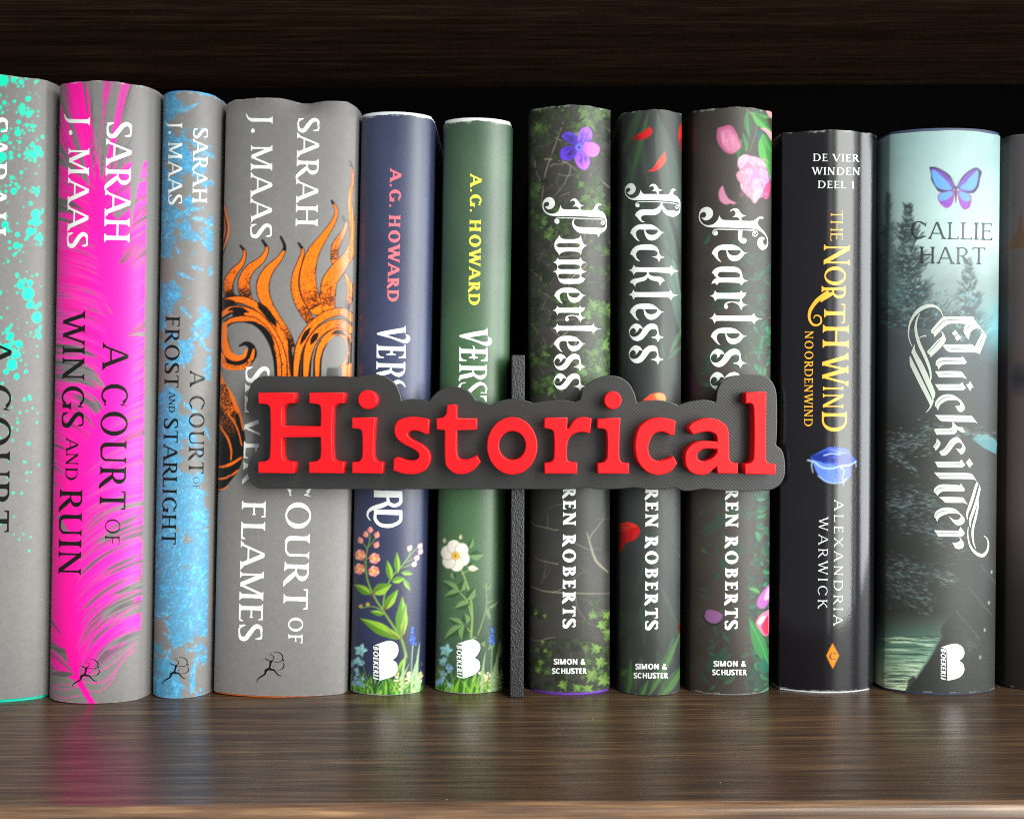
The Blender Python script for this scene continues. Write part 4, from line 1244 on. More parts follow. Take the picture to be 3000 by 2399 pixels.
def meadow(cv, ox, oy, s, flower_x, seed):
    """grass and small flowers along the foot of the two botanical spines"""
    r = random.Random(seed)
    T = lambda x, y: (ox+x/s, oy+y/s)
    G1 = ((.20, .42, .10), (.36, .62, .14), (.52, .74, .20), (.12, .30, .12), (.62, .80, .36), (.28, .55, .18))
    for k in range(170):
        x = r.uniform(0, 560)
        h = r.uniform(60, 190)
        if r.random() < .25: h *= 1.4
        bend = r.uniform(-80, 80)
        cv.stroke([T(x, 1590), T(x+bend*.3, 1590-h*.55), T(x+bend, 1590-h)], [r.uniform(4, 8), r.uniform(3, 6), 1], r.choice(G1), .95)
    for k in range(60):
        x, y = r.uniform(330, 560), 1400+abs(r.gauss(0, 70))
        cv.dot(*T(x, y), r.uniform(2.6, 4.6), r.choice(((.93, .85, .58), (.98, .95, .80), (.88, .78, .48))))
    for k in range(16):
        x, y = T(r.uniform(10, 130), r.uniform(1300, 1500))
        for q in range(5):
            cv.dot(x+4*math.cos(q*1.257), y+4*math.sin(q*1.257), 3, r.choice(((.50, .72, .80), (.62, .82, .86), (.45, .58, .85))), .9)
    for x, y, w in ((60, 1240, 30), (35, 1320, 18)):        # pale blue five petals
        for a in (0, 1.3, 2.4, 3.5, 5):
            p = T(x+30, y)
            leaf(cv, p, (p[0]+w*math.cos(a)*.7, p[1]+w*math.sin(a)*.7), w*.45, (.50, .74, .76), (.66, .86, .86))
        cv.stroke([T(x+30, y+10), T(x+50, y+120), T(x+90, y+260)], [2.4], (.35, .5, .25))
    fx = flower_x
    cv.stroke([T(fx, 1200), T(fx-8, 1350), T(fx-12, 1550)], [3.4], (.55, .70, .50))
    for k in range(46):      # grape hyacinth
        t = r.random()
        cv.dot(*T(fx+r.gauss(0, 9)*(.25+t*.9), 1075+t*125), 3.0, r.choice(((.16, .36, .85), (.30, .52, .95), (.10, .22, .62))))
    for x, h in ((fx+40, 400), (fx-60, 330), (fx+10, 250), (fx+60, 220)):
        cv.stroke([T(x-20, 1580), T(x-12, 1580-h*.5), T(x+10, 1580-h)], [7, 10, 1], (.62, .75, .55), .95)

def cloth_ground(cv, a, b, seed):
    n = cv.noise(120, seed, 4, 1.4)[..., None]
    f = cv.noise(5, seed+1, 2)[..., None]
    cv.a[:] = np.array(a)*(1-n)+np.array(b)*n
    cv.a += (f-.5)*.03

def art_navy(cv):
    cloth_ground(cv, (.15, .17, .28), (.25, .285, .41), 41)
    wisp(cv, 42, 300, 1030, 1260, 340, 1500, [(.30, .36, .54), (.10, .13, .27)], (1, 3), (20, 70), .18, -1.3, .8)
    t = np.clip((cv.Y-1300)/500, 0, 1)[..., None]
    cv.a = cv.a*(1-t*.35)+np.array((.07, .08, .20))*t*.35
    s = 2.4625
    T = lambda p: [(1000+q[0]/s, 1400+q[1]/s) for q in pp(p)]
    st, lf, ll, red = (.45, .58, .24), (.33, .52, .10), (.60, .76, .24), (.50, .22, .20)
    for p, w in (('470,1290 435,1165 380,1075 320,985 240,860 190,740 178,640 185,520 205,450 210,390', [8, 8, 7, 6, 6, 5, 4, 3.4, 3, 2]), ('300,940 315,830 360,720 430,640 520,530 570,490', [5, 5, 4, 4, 3, 2]), ('190,520 150,460', [2.5]), ('195,500 250,430', [2.5]), ('205,440 180,400', [2]), ('180,640 150,560', [2.5]), ('178,690 140,650', [2.5]), ('180,580 235,580', [2.5]), ('190,690 235,670', [2.5]), ('290,950 220,925 150,935', [3]), ('430,650 530,615', [2.5]), ('460,610 545,570', [2.5]), ('490,570 495,500', [2.5])):
        cv.stroke(T(p), w, st)
    for a, b, w in (('215,840', '90,765', 24), ('225,830', '365,765', 34), ('310,950', '410,800', 26), ('310,985', '205,960', 16), ('400,1150', '130,1010', 34), ('430,1160', '440,850', 36), ('420,1100', '470,900', 20), ('360,740', '330,590', 20), ('405,690', '400,530', 18), ('430,680', '520,690', 14), ('365,745', '460,720', 20), ('450,725', '500,815', 14), ('430,1160', '240,1070', 26), ('470,1290', '400,1420', 18)):
        leaf(cv, T(a)[0], T(b)[0], w, lf, ll, (.24, .40, .10))
    for a, b in (('215,850', '290,770'), ('405,1150', '330,1090'), ('440,1150', '455,1000'), ('315,950', '350,890')):
        cv.stroke([T(a)[0], T(b)[0]], [5, 1], red, .8, smooth=0)
    pk, pl, ye = (.90, .50, .45), (.97, .68, .60), (.96, .78, .25)
    for x, y in ((240, 580), (235, 672), (135, 555), (130, 655)):
        for q in range(6):
            a = q*1.047+.3
            p = T(f'{x+22*math.cos(a)},{y+22*math.sin(a)}')[0]
            cv.dot(*p, 7.5, pk if q % 2 else pl)
        cv.dot(*T(f'{x},{y}')[0], 5, ye)
    for x, y, q in ((208, 372, 0), (175, 405, -.2), (258, 408, .5), (135, 448, -.5), (255, 480, .6)):
        p = T(f'{x},{y}')[0]
        leaf(cv, (p[0]-math.sin(q)*10, p[1]+10), (p[0]+math.sin(q)*8, p[1]-10), 17, pk, pl)
    for x, y in ((495, 505), (570, 490), (573, 530), (548, 575), (528, 620)):
        p = T(f'{x},{y}')[0]
        leaf(cv, (p[0]-6, p[1]+8), (p[0]+4, p[1]-9), 15, (.92, .62, .62), (.97, .90, .88))
    for x, y in ((140, 925), (190, 910)):
        cv.dot(*T(f'{x},{y}')[0], 6, (.68, .62, .25))
    meadow(cv, 1000+50/s, 1400, s, 465, 43)

def art_green(cv):
    cloth_ground(cv, (.18, .27, .20), (.30, .41, .30), 51)
    wisp(cv, 52, 420, 1280, 1500, 360, 1800, [(.36, .55, .36), (.08, .20, .10)], (1, 2.5), (20, 80), .16, -.6, .9)
    t = np.clip(1-abs(cv.Y-1300)/600, 0, 1)[..., None]
    cv.a = cv.a*(1-t*.5)+np.array((.27, .50, .24))*t*.5
    s = 2.4625
    T = lambda p: [(1000+q[0]/s, 1400+q[1]/s) for q in pp(p)]
    st, lf, ll = (.54, .64, .36), (.17, .31, .16), (.50, .63, .40)
    for p, w in (('935,1150 945,1000 935,880 905,760 870,670', [7, 6, 6, 5, 5]), ('940,1000 910,890 850,820', [4, 4, 3]), ('985,1130 1010,1060 1040,960 1050,860 1040,790', [3, 3, 2.4, 2, 1.5]), ('935,1110 880,1060', [3]), ('1050,900 1110,880', [2]), ('870,690 950,650', [3])):
        cv.stroke(T(p), w, st)
    for a, b, w in (('850,820', '725,735', 26), ('860,815', '740,855', 24), ('865,815', '890,730', 26), ('905,880', '970,790', 28), ('925,900', '815,940', 28), ('880,1060', '770,1010', 24), ('875,1060', '740,1160', 30), ('885,1060', '870,1170', 28), ('905,1050', '890,975', 28), ('920,510', '950,435', 18), ('925,560', '1030,550', 30), ('1060,940', '1140,875', 18), ('1060,930', '1080,1025', 20), ('1000,1200', '1100,1140', 36), ('1060,1240', '1090,1130', 30), ('800,680', '815,730', 18), ('905,640', '960,620', 22), ('1130,1300', '1140,1160', 24), ('980,1150', '930,1180', 20), ('1040,800', '1015,770', 8), ('1045,800', '1040,745', 8), ('1050,805', '1085,760', 8)):
        leaf(cv, T(a)[0], T(b)[0], w, lf, ll, (.55, .66, .42))
    C = T('822,560')[0]
    for q in range(6):       # the white rose
        a = q*1.047+.35
        p = (C[0]+23*math.cos(a), C[1]+25*math.sin(a))
        cv.poly(disc(p[0], p[1], 21, 20, 22), (.80, .77, .70))
        cv.poly(disc(p[0]+math.cos(a)*1.5, p[1]+math.sin(a)*1.5, 18, 20, 19), (.93, .91, .86))
        cv.stroke([C, (C[0]+38*math.cos(a+.5), C[1]+40*math.sin(a+.5))], [1.4], (.70, .64, .52), .8, smooth=0)
    cv.dot(*C, 11, (.90, .76, .34))
    cv.dot(*C, 5, (.74, .52, .12))
    for q in range(14):
        cv.dot(C[0]+11*math.cos(q*.45), C[1]+11*math.sin(q*.45), 1.7, (.82, .58, .14))
    leaf(cv, T('915,650')[0], T('990,655')[0], 17, (.93, .90, .82), (.85, .72, .62))
    for a, b in (('745,470', '745,430'), ('860,445', '862,405')):
        leaf(cv, T(a)[0], T(b)[0], 10, (.86, .80, .68), (.70, .62, .44))
    meadow(cv, 1000+665/s, 1400, s, 425, 53)

def ivy(cv, x, y, s, a, col, lt):
    pts = [(0, .55), (.28, .62), (.30, .30), (.85, .25), (.42, -.12), (.52, -.40), (.18, -.38), (0, -1.0), (-.18, -.38), (-.52, -.40), (-.42, -.12), (-.85, .25), (-.30, .30), (-.28, .62)]
    ca, sa = math.cos(a), math.sin(a)
    q = [(x+s*(px*ca-py*sa), y-s*(px*sa+py*ca)) for px, py in pts]
    if s > 9:
        cv.poly([(x+(u-x)*1.16, y+(v-y)*1.16) for u, v in q], (.075, .085, .07), .6)
    cv.poly(q, col, .95)
    cv.poly([q[0]]+q[7:], lt, .5)
    for k in (3, 7, 11):
        cv.stroke([(x, y), q[k]], [1.4, .7], lt, .8, smooth=0)

def twig(cv, r, x, y, a, L, w, col, al):
    pts = [(x, y)]
    n = 7
    for q in range(n):
        a += r.gauss(0, .28)
        x += math.cos(a)*L/n
        y += math.sin(a)*L/n
        pts.append((x, y))
    cv.stroke(pts, [w, w*.7, w*.35], col, al, smooth=3)
    return pts

def art_ivy(cv):
    n = cv.noise(70, 61, 4)[..., None]
    cv.a[:] = np.array((.165, .16, .15))*(1-n)+np.array((.27, .26, .24))*n
    r = random.Random(62)
    t = np.clip((cv.Y-1150)/250, 0, 1)*np.clip((1750-cv.Y)/200, 0, 1)
    cv.mix(t*.45, (.11, .115, .11))
    for k in range(150):
        y = r.uniform(310, 2030) if k % 2 else r.uniform(310, 1150)
        tw = twig(cv, r, r.uniform(1545, 1790), y, r.uniform(0, 6.28), r.uniform(40, 150), r.uniform(1.4, 4), r.choice(((.42, .39, .33), (.55, .52, .44), (.34, .32, .27), (.60, .58, .52))), r.uniform(.35, .8))
    for p, w in [('1770,345 1730,360 1700,340', 5), ('1562,490 1575,470 1620,468 1660,478 1690,500', 5), ('1655,345 1625,430 1600,500 1590,560 1585,610', 4), ('1785,550 1750,520 1730,510', 6), ('1710,340 1790,385', 5), ('1605,395 1650,415', 5), ('1700,860 1690,990 1660,1080', 4), ('1600,1050 1620,1010 1665,970', 6), ('1780,1675 1745,1640 1720,1560', 8), ('1548,1715 1600,1732 1700,1738 1790,1738', 4)]:
        cv.stroke(pp(p), [w*.5, w, w*.4], (.58, .54, .46), .8, smooth=5)
    dens = [(1580, 560, 26), (1560, 610, 20), (1720, 330, 34), (1765, 345, 26), (1690, 375, 20), (1690, 400, 16), (1570, 330, 20), (1600, 390, 26), (1760, 570, 26), (1720, 590, 34), (1745, 560, 26), (1780, 590, 24), (1560, 640, 18), (1640, 640, 26), (1570, 670, 22), (1620, 700, 20), (1760, 920, 34), (1790, 930, 28), (1650, 880, 24), (1680, 900, 20), (1720, 905, 26), (1570, 1040, 26), (1560, 1060, 22), (1580, 1030, 22), (1745, 1050, 34), (1770, 1010, 30), (1700, 1080, 30), (1740, 1110, 36), (1770, 1075, 28), (1600, 1130, 30), (1570, 1150, 26), (1620, 1110, 24), (1560, 1100, 20)]
    for k in range(210):     # shaded leaves deep in the tangle
        y = r.choice((r.uniform(310, 480), r.uniform(540, 1200), r.uniform(560, 1200), r.uniform(1880, 2035)))
        x = r.uniform(1545, 1795)
        g = r.uniform(.6, 1.0)
        ivy(cv, x, y, r.uniform(11, 26), r.uniform(0, 6.28), (.21*g, .255*g, .175*g), (.29*g, .345*g, .235*g))
    for x, y, s in dens:
        for q in range(3):
            g = r.uniform(.6, 1.1)
            ivy(cv, x+r.gauss(0, 14), y+r.gauss(0, 14), s*r.uniform(.75, 1.25), r.uniform(0, 6.28), (.27*g, .37*g, .19*g), (.43*g, .56*g, .30*g))
    for k in range(150):
        y = r.choice((r.uniform(310, 420), r.uniform(500, 1180), r.uniform(600, 1180), r.uniform(1760, 2030), r.uniform(1880, 2030)))
        x = r.uniform(1548, 1790)
        if y > 1500: x = r.choice((r.uniform(1550, 1610), r.uniform(1700, 1790), r.uniform(1730, 1790)))
        g = r.uniform(.45, .95)
        lo = x > 1690 or y > 1900
        ivy(cv, x, y, r.uniform(7, 22), r.uniform(0, 6.28), (.24*g, .32*g, .19*g) if not lo else (.31*g, .43*g, .22*g), (.34*g, .43*g, .27*g) if not lo else (.48*g, .60*g, .32*g))
    for x, y, s in [(1570, 1795, 9), (1595, 1803, 8), (1590, 1880, 9), (1598, 1905, 10), (1775, 1800, 20), (1765, 1830, 24), (1780, 1855, 22), (1745, 1900, 24), (1760, 1940, 26), (1735, 1980, 30), (1770, 1990, 30), (1650, 2005, 22), (1690, 2015, 20), (1720, 2020, 26), (1575, 1960, 16), (1585, 1940, 14)]:
        ivy(cv, x, y, s, r.uniform(0, 6.28), (.34, .46, .20), (.52, .64, .32))
    # the violet bloom
    F = lambda p: [(1500+k[0]/3.83, 300+k[1]/3.83) for k in pp(p)]
    for p, c0, c1 in [('745,490! 660,470 590,420 560,380 600,340 660,335 715,370 740,430', (.20, .08, .52), (.36, .24, .85)), ('750,470! 735,400 760,320 830,278 885,310 900,380 870,440 810,470', (.42, .28, .92), (.66, .36, .95)), ('770,500! 830,455 900,450 960,480 985,530 950,600 880,612 810,570', (.62, .30, .92), (.86, .44, .96)), ('760,520! 820,560 865,620 872,690 830,755 770,745 720,690 705,600', (.45, .24, .90), (.70, .36, .95)), ('745,520! 700,620 640,650 570,650 540,600 550,530 600,500 680,490', (.18, .06, .50), (.38, .22, .84))]:
        P = F(p)
        cx, cy = F('755,505')[0]
        cv.sp([(q[0], q[1], 1) if len(pp(p)[i]) > 2 else q for i, q in enumerate(P)], lambda X, Y, a=c0, b=c1: np.array(a)+(np.array(b)-np.array(a))*np.clip(np.hypot(X-cx, Y-cy)/55, 0, 1)[..., None])
        m = np.mean([[q[0], q[1]] for q in P], 0)
        for k in range(9):
            o = np.array([r.gauss(0, 7), r.gauss(0, 7)])
            d = (m-np.array([cx, cy]))
            d = d/np.linalg.norm(d)
            b = m+o-d*8
            if m[0] < cx+20:
                cv.stroke([tuple(b), tuple(b+d*r.uniform(10, 22))], [2.4, 1], (.10, .02, .26), .85, smooth=0)
    cv.dot(*F('752,508')[0], 12, (.40, .36, .90))
    cv.dot(*F('752,508')[0], 3.4, (.08, .05, .2))

def art_blades(cv):
    n = cv.noise(90, 71, 4)[..., None]
    cv.a[:] = np.array((.14, .155, .15))*(1-n)+np.array((.225, .24, .235))*n
    for x0, x1, y0, y1, w, c, al in [(1900, 1812, 330, 640, 34, (.16, .27, .16), .6), (1885, 1812, 300, 480, 26, (.22, .36, .20), .5), (1925, 2000, 330, 720, 60, (.30, .38, .34), .55), (1900, 1840, 330, 560, 16, (.24, .36, .22), .6), (1860, 1812, 560, 900, 40, (.13, .20, .13), .6), (1930, 1996, 560, 930, 40, (.30, .39, .35), .7), (1950, 2000, 700, 1000, 34, (.30, .40, .35), .7), (1965, 2000, 730, 900, 12, (.38, .48, .42), .5), (1930, 1985, 640, 860, 20, (.24, .32, .28), .6), (2000, 1960, 960, 1040, 14, (.25, .42, .26), .7), (2000, 1950, 1010, 1060, 12, (.22, .38, .22), .7), (1935, 1948, 1000, 1050, 9, (.24, .40, .24), .7)]:
        leaf(cv, (x0, y0), (x1, y1), w, c, None, tuple(np.array(c)*1.25), al)
    rb = random.Random(73)
    for k in range(46):
        y0 = rb.choice((rb.uniform(330, 700), rb.uniform(500, 1000), rb.uniform(1500, 2030)))
        x0 = rb.uniform(1815, 2000)
        a = rb.gauss(1.45, .35)
        L = rb.uniform(90, 260)
        g = rb.uniform(.8, 1.25)
        leaf(cv, (x0, y0), (x0+math.cos(a)*L, y0+math.sin(a)*L), rb.uniform(8, 26), (.19*g, .245*g, .20*g), (.22*g, .285*g, .235*g), None, .45)
    for x0, y0, x1, y1, w in [(1900, 2040, 1995, 1850, 26), (1925, 2050, 2010, 1940, 34), (1835, 2050, 1848, 1925, 24), (1812, 1975, 1840, 1960, 20), (1870, 2050, 1900, 1990, 16)]:
        leaf(cv, (x0, y0), (x1, y1), w, (.20, .33, .17), (.30, .45, .24), (.36, .50, .30), .85)
    wisp(cv, 72, 160, 1812, 2000, 330, 2030, [(.26, .33, .28), (.10, .12, .11)], (1, 3), (30, 90), .22, 1.2, .3)
    cv.stroke(pp('1850,1860 1840,1900 1848,1915'), [1.5, 2, 1.5], (.34, .28, .30), .8)
    rd, rl, rk = (.78, .03, .03), (.93, .28, .20), (.40, .01, .01)
    F = lambda p: [((1500+k[0]/3.83, 300+k[1]/3.83) + ((1,) if len(k) > 2 else ())) for k in pp(p)]
    cv.sp(F('1335,415! 1400,370 1470,330 1535,275! 1575,310 1570,350 1530,390 1440,425'), rd)
    cv.sp(F('1335,415! 1400,380 1450,400 1420,425'), rk, .7)
    cv.sp(F('1520,778! 1590,730 1640,650 1715,555! 1728,620 1715,680 1660,740 1590,775'), rl)
    cv.sp(F('1520,778! 1590,735 1640,700 1620,760'), rd, .9)
    cv.sp(F('1910,225! 1880,280 1868,380 1890,500 1905,555! 1940,480 1940,250'), rd)
    cv.sp(F('1880,420! 1900,400 1905,555! 1890,500'), rk, .8)
    Q = lambda p: [((1500+k[0]/2.4625, 1400+k[1]/2.4625) + ((1,) if len(k) > 2 else ())) for k in pp(p)]
    cv.sp(Q('765,325! 850,320 905,345 922,385 890,440 820,470 785,530 765,545! 755,490 765,430! 765,385'), rd)
    cv.sp(Q('765,325! 850,322 900,345 860,360 800,390 768,380'), (.90, .22, .12), .8)
    for a, b in (('800,360', '790,500'), ('830,360', '810,470'), ('870,360', '850,440'), ('780,335', '850,345')):
        cv.stroke([Q(a)[0][:2], Q(b)[0][:2]], [1.5, 3], rk, .55, smooth=0)
    cv.sp(Q('1195,1045! 1215,1060 1215,1120! 1200,1090'), (.35, .02, .05))
    Z = lambda p: [((1500+k[0]/2.695, 700+k[1]/2.695) + ((1,) if len(k) > 2 else ())) for k in pp(p)]
    cv.sp(Z('1015,1290! 1090,1230 1150,1215 1200,1225 1215,1260 1205,1300!'), (.95, .30, .14))
    cv.sp(Z('1130,1225 1190,1222 1212,1260 1195,1295 1150,1270'), (.97, .62, .34), .9)

def art_peony(cv):
    n = cv.noise(80, 81, 4)[..., None]
    cv.a[:] = np.array((.18, .155, .135))*(1-n)+np.array((.265, .235, .21))*n
    r = random.Random(82)
    dk, gm, gl = (.14, .20, .165), (.14, .30, .19), (.22, .50, .24)
    for k in range(330):
        y = r.choice((r.uniform(700, 1150), r.uniform(1440, 2030)))
        x = r.choice((r.uniform(2040, 2260), r.uniform(2180, 2260)))
        a = r.uniform(-1.2, 1.4)
        L = r.uniform(16, 46)
        c = r.choice((dk, (.15, .21, .17), (.14, .23, .20), (.17, .28, .20)))
        leaf(cv, (x, y), (x+math.cos(a)*L, y+math.sin(a)*L), L*.45, c, tuple(np.array(c)*1.3), (.24, .33, .27), .85)
    for x0, y0, L in ((2070, 1050, 120), (2100, 900, 110), (2060, 1560, 120), (2110, 1660, 90), (2070, 1960, 80), (2190, 1000, 120)):
        a = r.uniform(-.9, -.2)
        for q in range(9):
            t = q/9
            bx, by = x0+math.cos(a)*L*t, y0+math.sin(a)*L*t
            for sd in (-1, 1):
                aa = a+sd*.8
                leaf(cv, (bx, by), (bx+math.cos(aa)*26, by+math.sin(aa)*26), 11, (.14, .24, .18), (.18, .30, .22), None, .7)
    for p, w in [('2250,1440 2215,1500 2235,1590 2225,1640', 2), ('2170,960 2230,1060 2262,1110', 2.5), ('2262,1640 2225,1680', 2), ('2185,1900 2188,2030', 4), ('2130,1990 2260,1985', 2)]:
        cv.stroke(pp(p), [w], (.27, .27, .20), .8)
    for k in range(70):      # brighter leaves up the right edge
        y = r.choice((r.uniform(1440, 1720), r.uniform(1900, 2030), r.uniform(950, 1120)))
        x = r.uniform(2205, 2262)
        a = r.uniform(-1.5, 1.5)
        L = r.uniform(14, 36)
        g = r.uniform(.7, 1.2)
        leaf(cv, (x, y), (x+math.cos(a)*L, y+math.sin(a)*L), L*.5, (.13*g, .32*g, .20*g), (.20*g, .46*g, .30*g), None, .85)
    K = lambda p: [((1980+k[0]/3.831, 300+k[1]/3.831) + ((1,) if len(k) > 2 else ())) for k in pp(p)]
    def lv(a, b, w, c=gm, l=gl):
        leaf(cv, K(a)[0][:2], K(b)[0][:2], w, c, l, (.45, .68, .40))
    cv.stroke(K('790,75 860,160 960,260 1040,360'), [2.5, 3, 2], (.36, .50, .24))
    cv.stroke(K('910,230 890,380 820,560'), [2.5, 2], (.30, .46, .24))
    lv('800,100', '830,420', 24); lv('830,110', '1090,170', 26, gm, (.30, .62, .28)); lv('860,130', '1080,330', 30, (.16, .42, .16), (.30, .66, .26)); lv('960,340', '1070,880', 40, (.18, .46, .16), (.30, .66, .24)); lv('790,560', '750,340', 22); lv('740,420', '700,640', 30, (.10, .32, .14), (.18, .46, .20)); lv('980,350', '1080,560', 26, (.14, .40, .16), (.26, .58, .24))
    cv.sp(K('900,350! 930,320 970,330 940,430! 910,390'), (.10, .32, .30))
    cv.sp(K('1010,95! 1085,95! 1085,190! 1040,150'), (.90, .58, .62))
    cv.sp(K('945,290! 1000,290 1080,340! 1080,440! 1010,340'), (.92, .60, .66))
    # loose petals
    cv.sp(K('470,290! 590,258 640,280 690,370 735,470 735,510! 690,550 640,580 570,570 500,500 460,420 460,340'), (.70, .34, .50))
    cv.sp(K('500,330 580,300 630,330 690,440 720,500 650,560 580,540 520,450'), (.79, .47, .61), .9)
    for k in range(12):
        x = r.uniform(510, 680)
        cv.stroke([K(f'{x},{r.uniform(330, 420)}')[0], K(f'{x+r.uniform(10, 50)},{r.uniform(450, 550)}')[0]], [1.8, 1], (.93, .74, .80), .6, smooth=0)
    cv.sp(K('530,935! 500,960 480,1030 500,1110 560,1148 610,1135! 650,1145 683,1130! 600,1090 555,1020'), (.78, .50, .62))
    # the peony head: overlapping ruffled petals
    cv.sp(K('700,640! 760,585 840,600 960,640 1020,740 1055,860 1050,1000 1020,1085 970,1060! 920,1090 880,1140! 820,1060 770,1020 735,980 725,910! 690,860 675,810! 720,770! 695,710'), (.80, .48, .60))
    for p, c in [('700,640 770,590 830,620 780,690 720,740', (.91, .70, .79)), ('800,640 860,610 960,650 1000,720 900,700 840,690', (.89, .64, .76)), ('680,810 740,760 800,800 830,900 760,960 730,900', (.84, .56, .66)), ('780,760 850,740 870,800 830,830', (.87, .62, .74)), ('860,800 960,740 1030,800 1050,900 980,920 900,900', (.82, .50, .76)), ('740,940 830,900 880,960 850,1060 790,1020', (.80, .52, .62)), ('850,880 930,850 950,950 900,1010 860,970', (.86, .60, .72)), ('870,1000 960,950 985,980 930,1080 880,1130', (.90, .66, .74)), ('985,960 1050,900 1045,1050 1015,1085 975,1050', (.86, .22, .46)), ('940,760 1010,770 1045,850 960,830', (.86, .58, .80))]:
        cv.sp(K(p), c, .95)
    for k in range(230):
        x, y = r.uniform(715, 1030), r.uniform(630, 1050)
        a = r.uniform(.6, 1.6)
        L = r.uniform(15, 50)
        cv.stroke([K(f'{x},{y}')[0], K(f'{x+L*math.cos(a)},{y+L*math.sin(a)}')[0]], [2.0, .8], r.choice(((.97, .90, .93), (.98, .93, .95), (.70, .36, .50), (.86, .52, .64), (.78, .44, .62))), .6, smooth=0)
    cv.stroke(K('1020,740 1045,830 1050,900'), [2, 4, 2], (.40, .20, .50), .7)
    Q = lambda p: [((1500+k[0]/2.4625, 1400+k[1]/2.4625) + ((1,) if len(k) > 2 else ())) for k in pp(p)]
    cv.sp(Q('1410,950 1460,955 1520,985 1510,1020! 1480,1045 1420,1040 1388,1005 1392,970'), (.50, .32, .50))
    cv.stroke(Q('1392,970 1384,1005 1420,1045 1470,1060 1500,1040'), [3, 4, 3], (.07, .04, .07))
    for p, c in [('1860,760! 1830,790 1770,880 1775,930 1820,940 1860,880!', (.62, .34, .62)), ('1860,780! 1840,800 1820,880 1860,870!', (.86, .60, .82)), ('1860,945! 1800,980 1760,1040 1775,1080! 1830,1140 1860,1100!', (.88, .44, .58)), ('1850,990! 1810,1030 1800,1080 1830,1130 1850,1120!', (.86, .14, .28)), ('1770,1040! 1800,1000 1830,1000 1790,1060', (.95, .74, .80)), ('1710,1010! 1760,1060 1830,1180 1860,1360! 1790,1300 1730,1180', (.16, .46, .22)), ('1800,1290! 1860,1330! 1860,1400! 1790,1400', (.10, .36, .28)), ('1800,1540! 1860,1500! 1860,1530!', (.26, .52, .34)), ('1790,1790! 1700,1790 1710,790!', (.2, .4, .2))][:8]:
        cv.sp(Q(p), c)
    cv.stroke(Q('1720,1040 1790,1180 1850,1340'), [2], (.34, .62, .36), .9)
    leaf(cv, Q('1790,830')[0][:2], Q('1700,790')[0][:2], 14, (.20, .44, .22), (.40, .60, .34))
    cv.sp([(1985, 1010), (2010, 1045), (2042, 1110), (2040, 1160), (2000, 1190)], (.15, .08, .12))
    cv.sp([(2004, 1045), (2030, 1090), (2044, 1130), (2038, 1165), (2000, 1180)], (.25, .12, .19), .9)

def art_north(cv):
    n = cv.noise(160, 91, 3)[..., None]
    cv.a[:] = np.array((.060, .056, .075))*(1-n)+np.array((.095, .088, .108))*n
    cv.g[:] = 1
    W = lambda p: [((2240+k[0]/2.8725, 850+k[1]/2.8725) + ((1,) if len(k) > 2 else ())) for k in pp(p)]
    b0, b1, b2, wh = (.10, .17, .50), (.20, .32, .72), (.36, .50, .88), (.74, .84, .97)
    cv.sp(W('385,1400! 460,1360 545,1320 620,1325 700,1340 730,1390 765,1430 720,1500 725,1560 680,1605 600,1625 520,1610 450,1550 415,1480'), b1)
    for p, c in [('385,1400! 470,1370 560,1350 600,1380 520,1420 450,1440', b0), ('520,1330 620,1325 700,1350 720,1400 640,1400 560,1375', b1), ('600,1400 700,1385 740,1430 680,1470 610,1450', b0), ('420,1440 500,1460 600,1480 600,1620 500,1600 440,1530', b2), ('600,1480 680,1470 725,1500 700,1590 620,1620', b1), ('450,1400 540,1400 610,1440 540,1450 470,1440', b0)]:
        cv.sp(W(p), c, .95)
    for p, w in [('365,1430 420,1445 480,1490 560,1500 650,1480 720,1470 770,1440', 5), ('500,1390 560,1375 640,1382', 4), ('400,1440 395,1480 408,1535', 4), ('690,1590 665,1600 665,1645', 4), ('640,1490 670,1520 650,1590', 3), ('765,1440 770,1485', 3), ('450,1560 520,1612 600,1625 680,1610', 3), ('560,1340 620,1360 690,1370', 2)]:
        cv.stroke(W(p), [w, w*.6], wh, .85)
    # gold lozenge
    cv.poly([(2420.7, 1919.8), (2439, 1883), (2458, 1919.8), (2439.8, 1959)], (.90, .52, .05))

def pine(cv, r, x, y0, y1, w, col, lt, al):
    n = int((y1-y0)/5)
    for k in range(n):
        t = k/n
        y = y0+(y1-y0)*t
        hw = w*(.05+.95*t)*(.72+.28*math.sin(t*26+x))
        for q in range(7):
            sd = r.choice((-1, 1))
            l = hw*r.uniform(.25, 1.0)
            sx = x+r.gauss(0, w*.16*t+2)
            b = col if r.random() < .86 else lt
            dy = -l*r.uniform(.05, .55)
            cv.stroke([(sx, y), (sx+sd*l*.5, y+l*.06), (sx+sd*l, y+dy)], [r.uniform(5, 11), 6, 1], b, al, smooth=3)
            for e in range(2):
                u = r.uniform(.4, 1)
                px, py = sx+sd*l*u, y+dy*u
                cv.stroke([(px, py), (px+sd*r.uniform(3, 12), py-r.uniform(4, 14))], [3, .8], b, al, smooth=0)
    for k in range(int(n*1.2)):
        t = r.random()
        cv.dot(x+r.gauss(0, w*.38*t+2), y0+(y1-y0)*t, r.uniform(2, 6), lt, al*.7, r.uniform(1.2, 3))

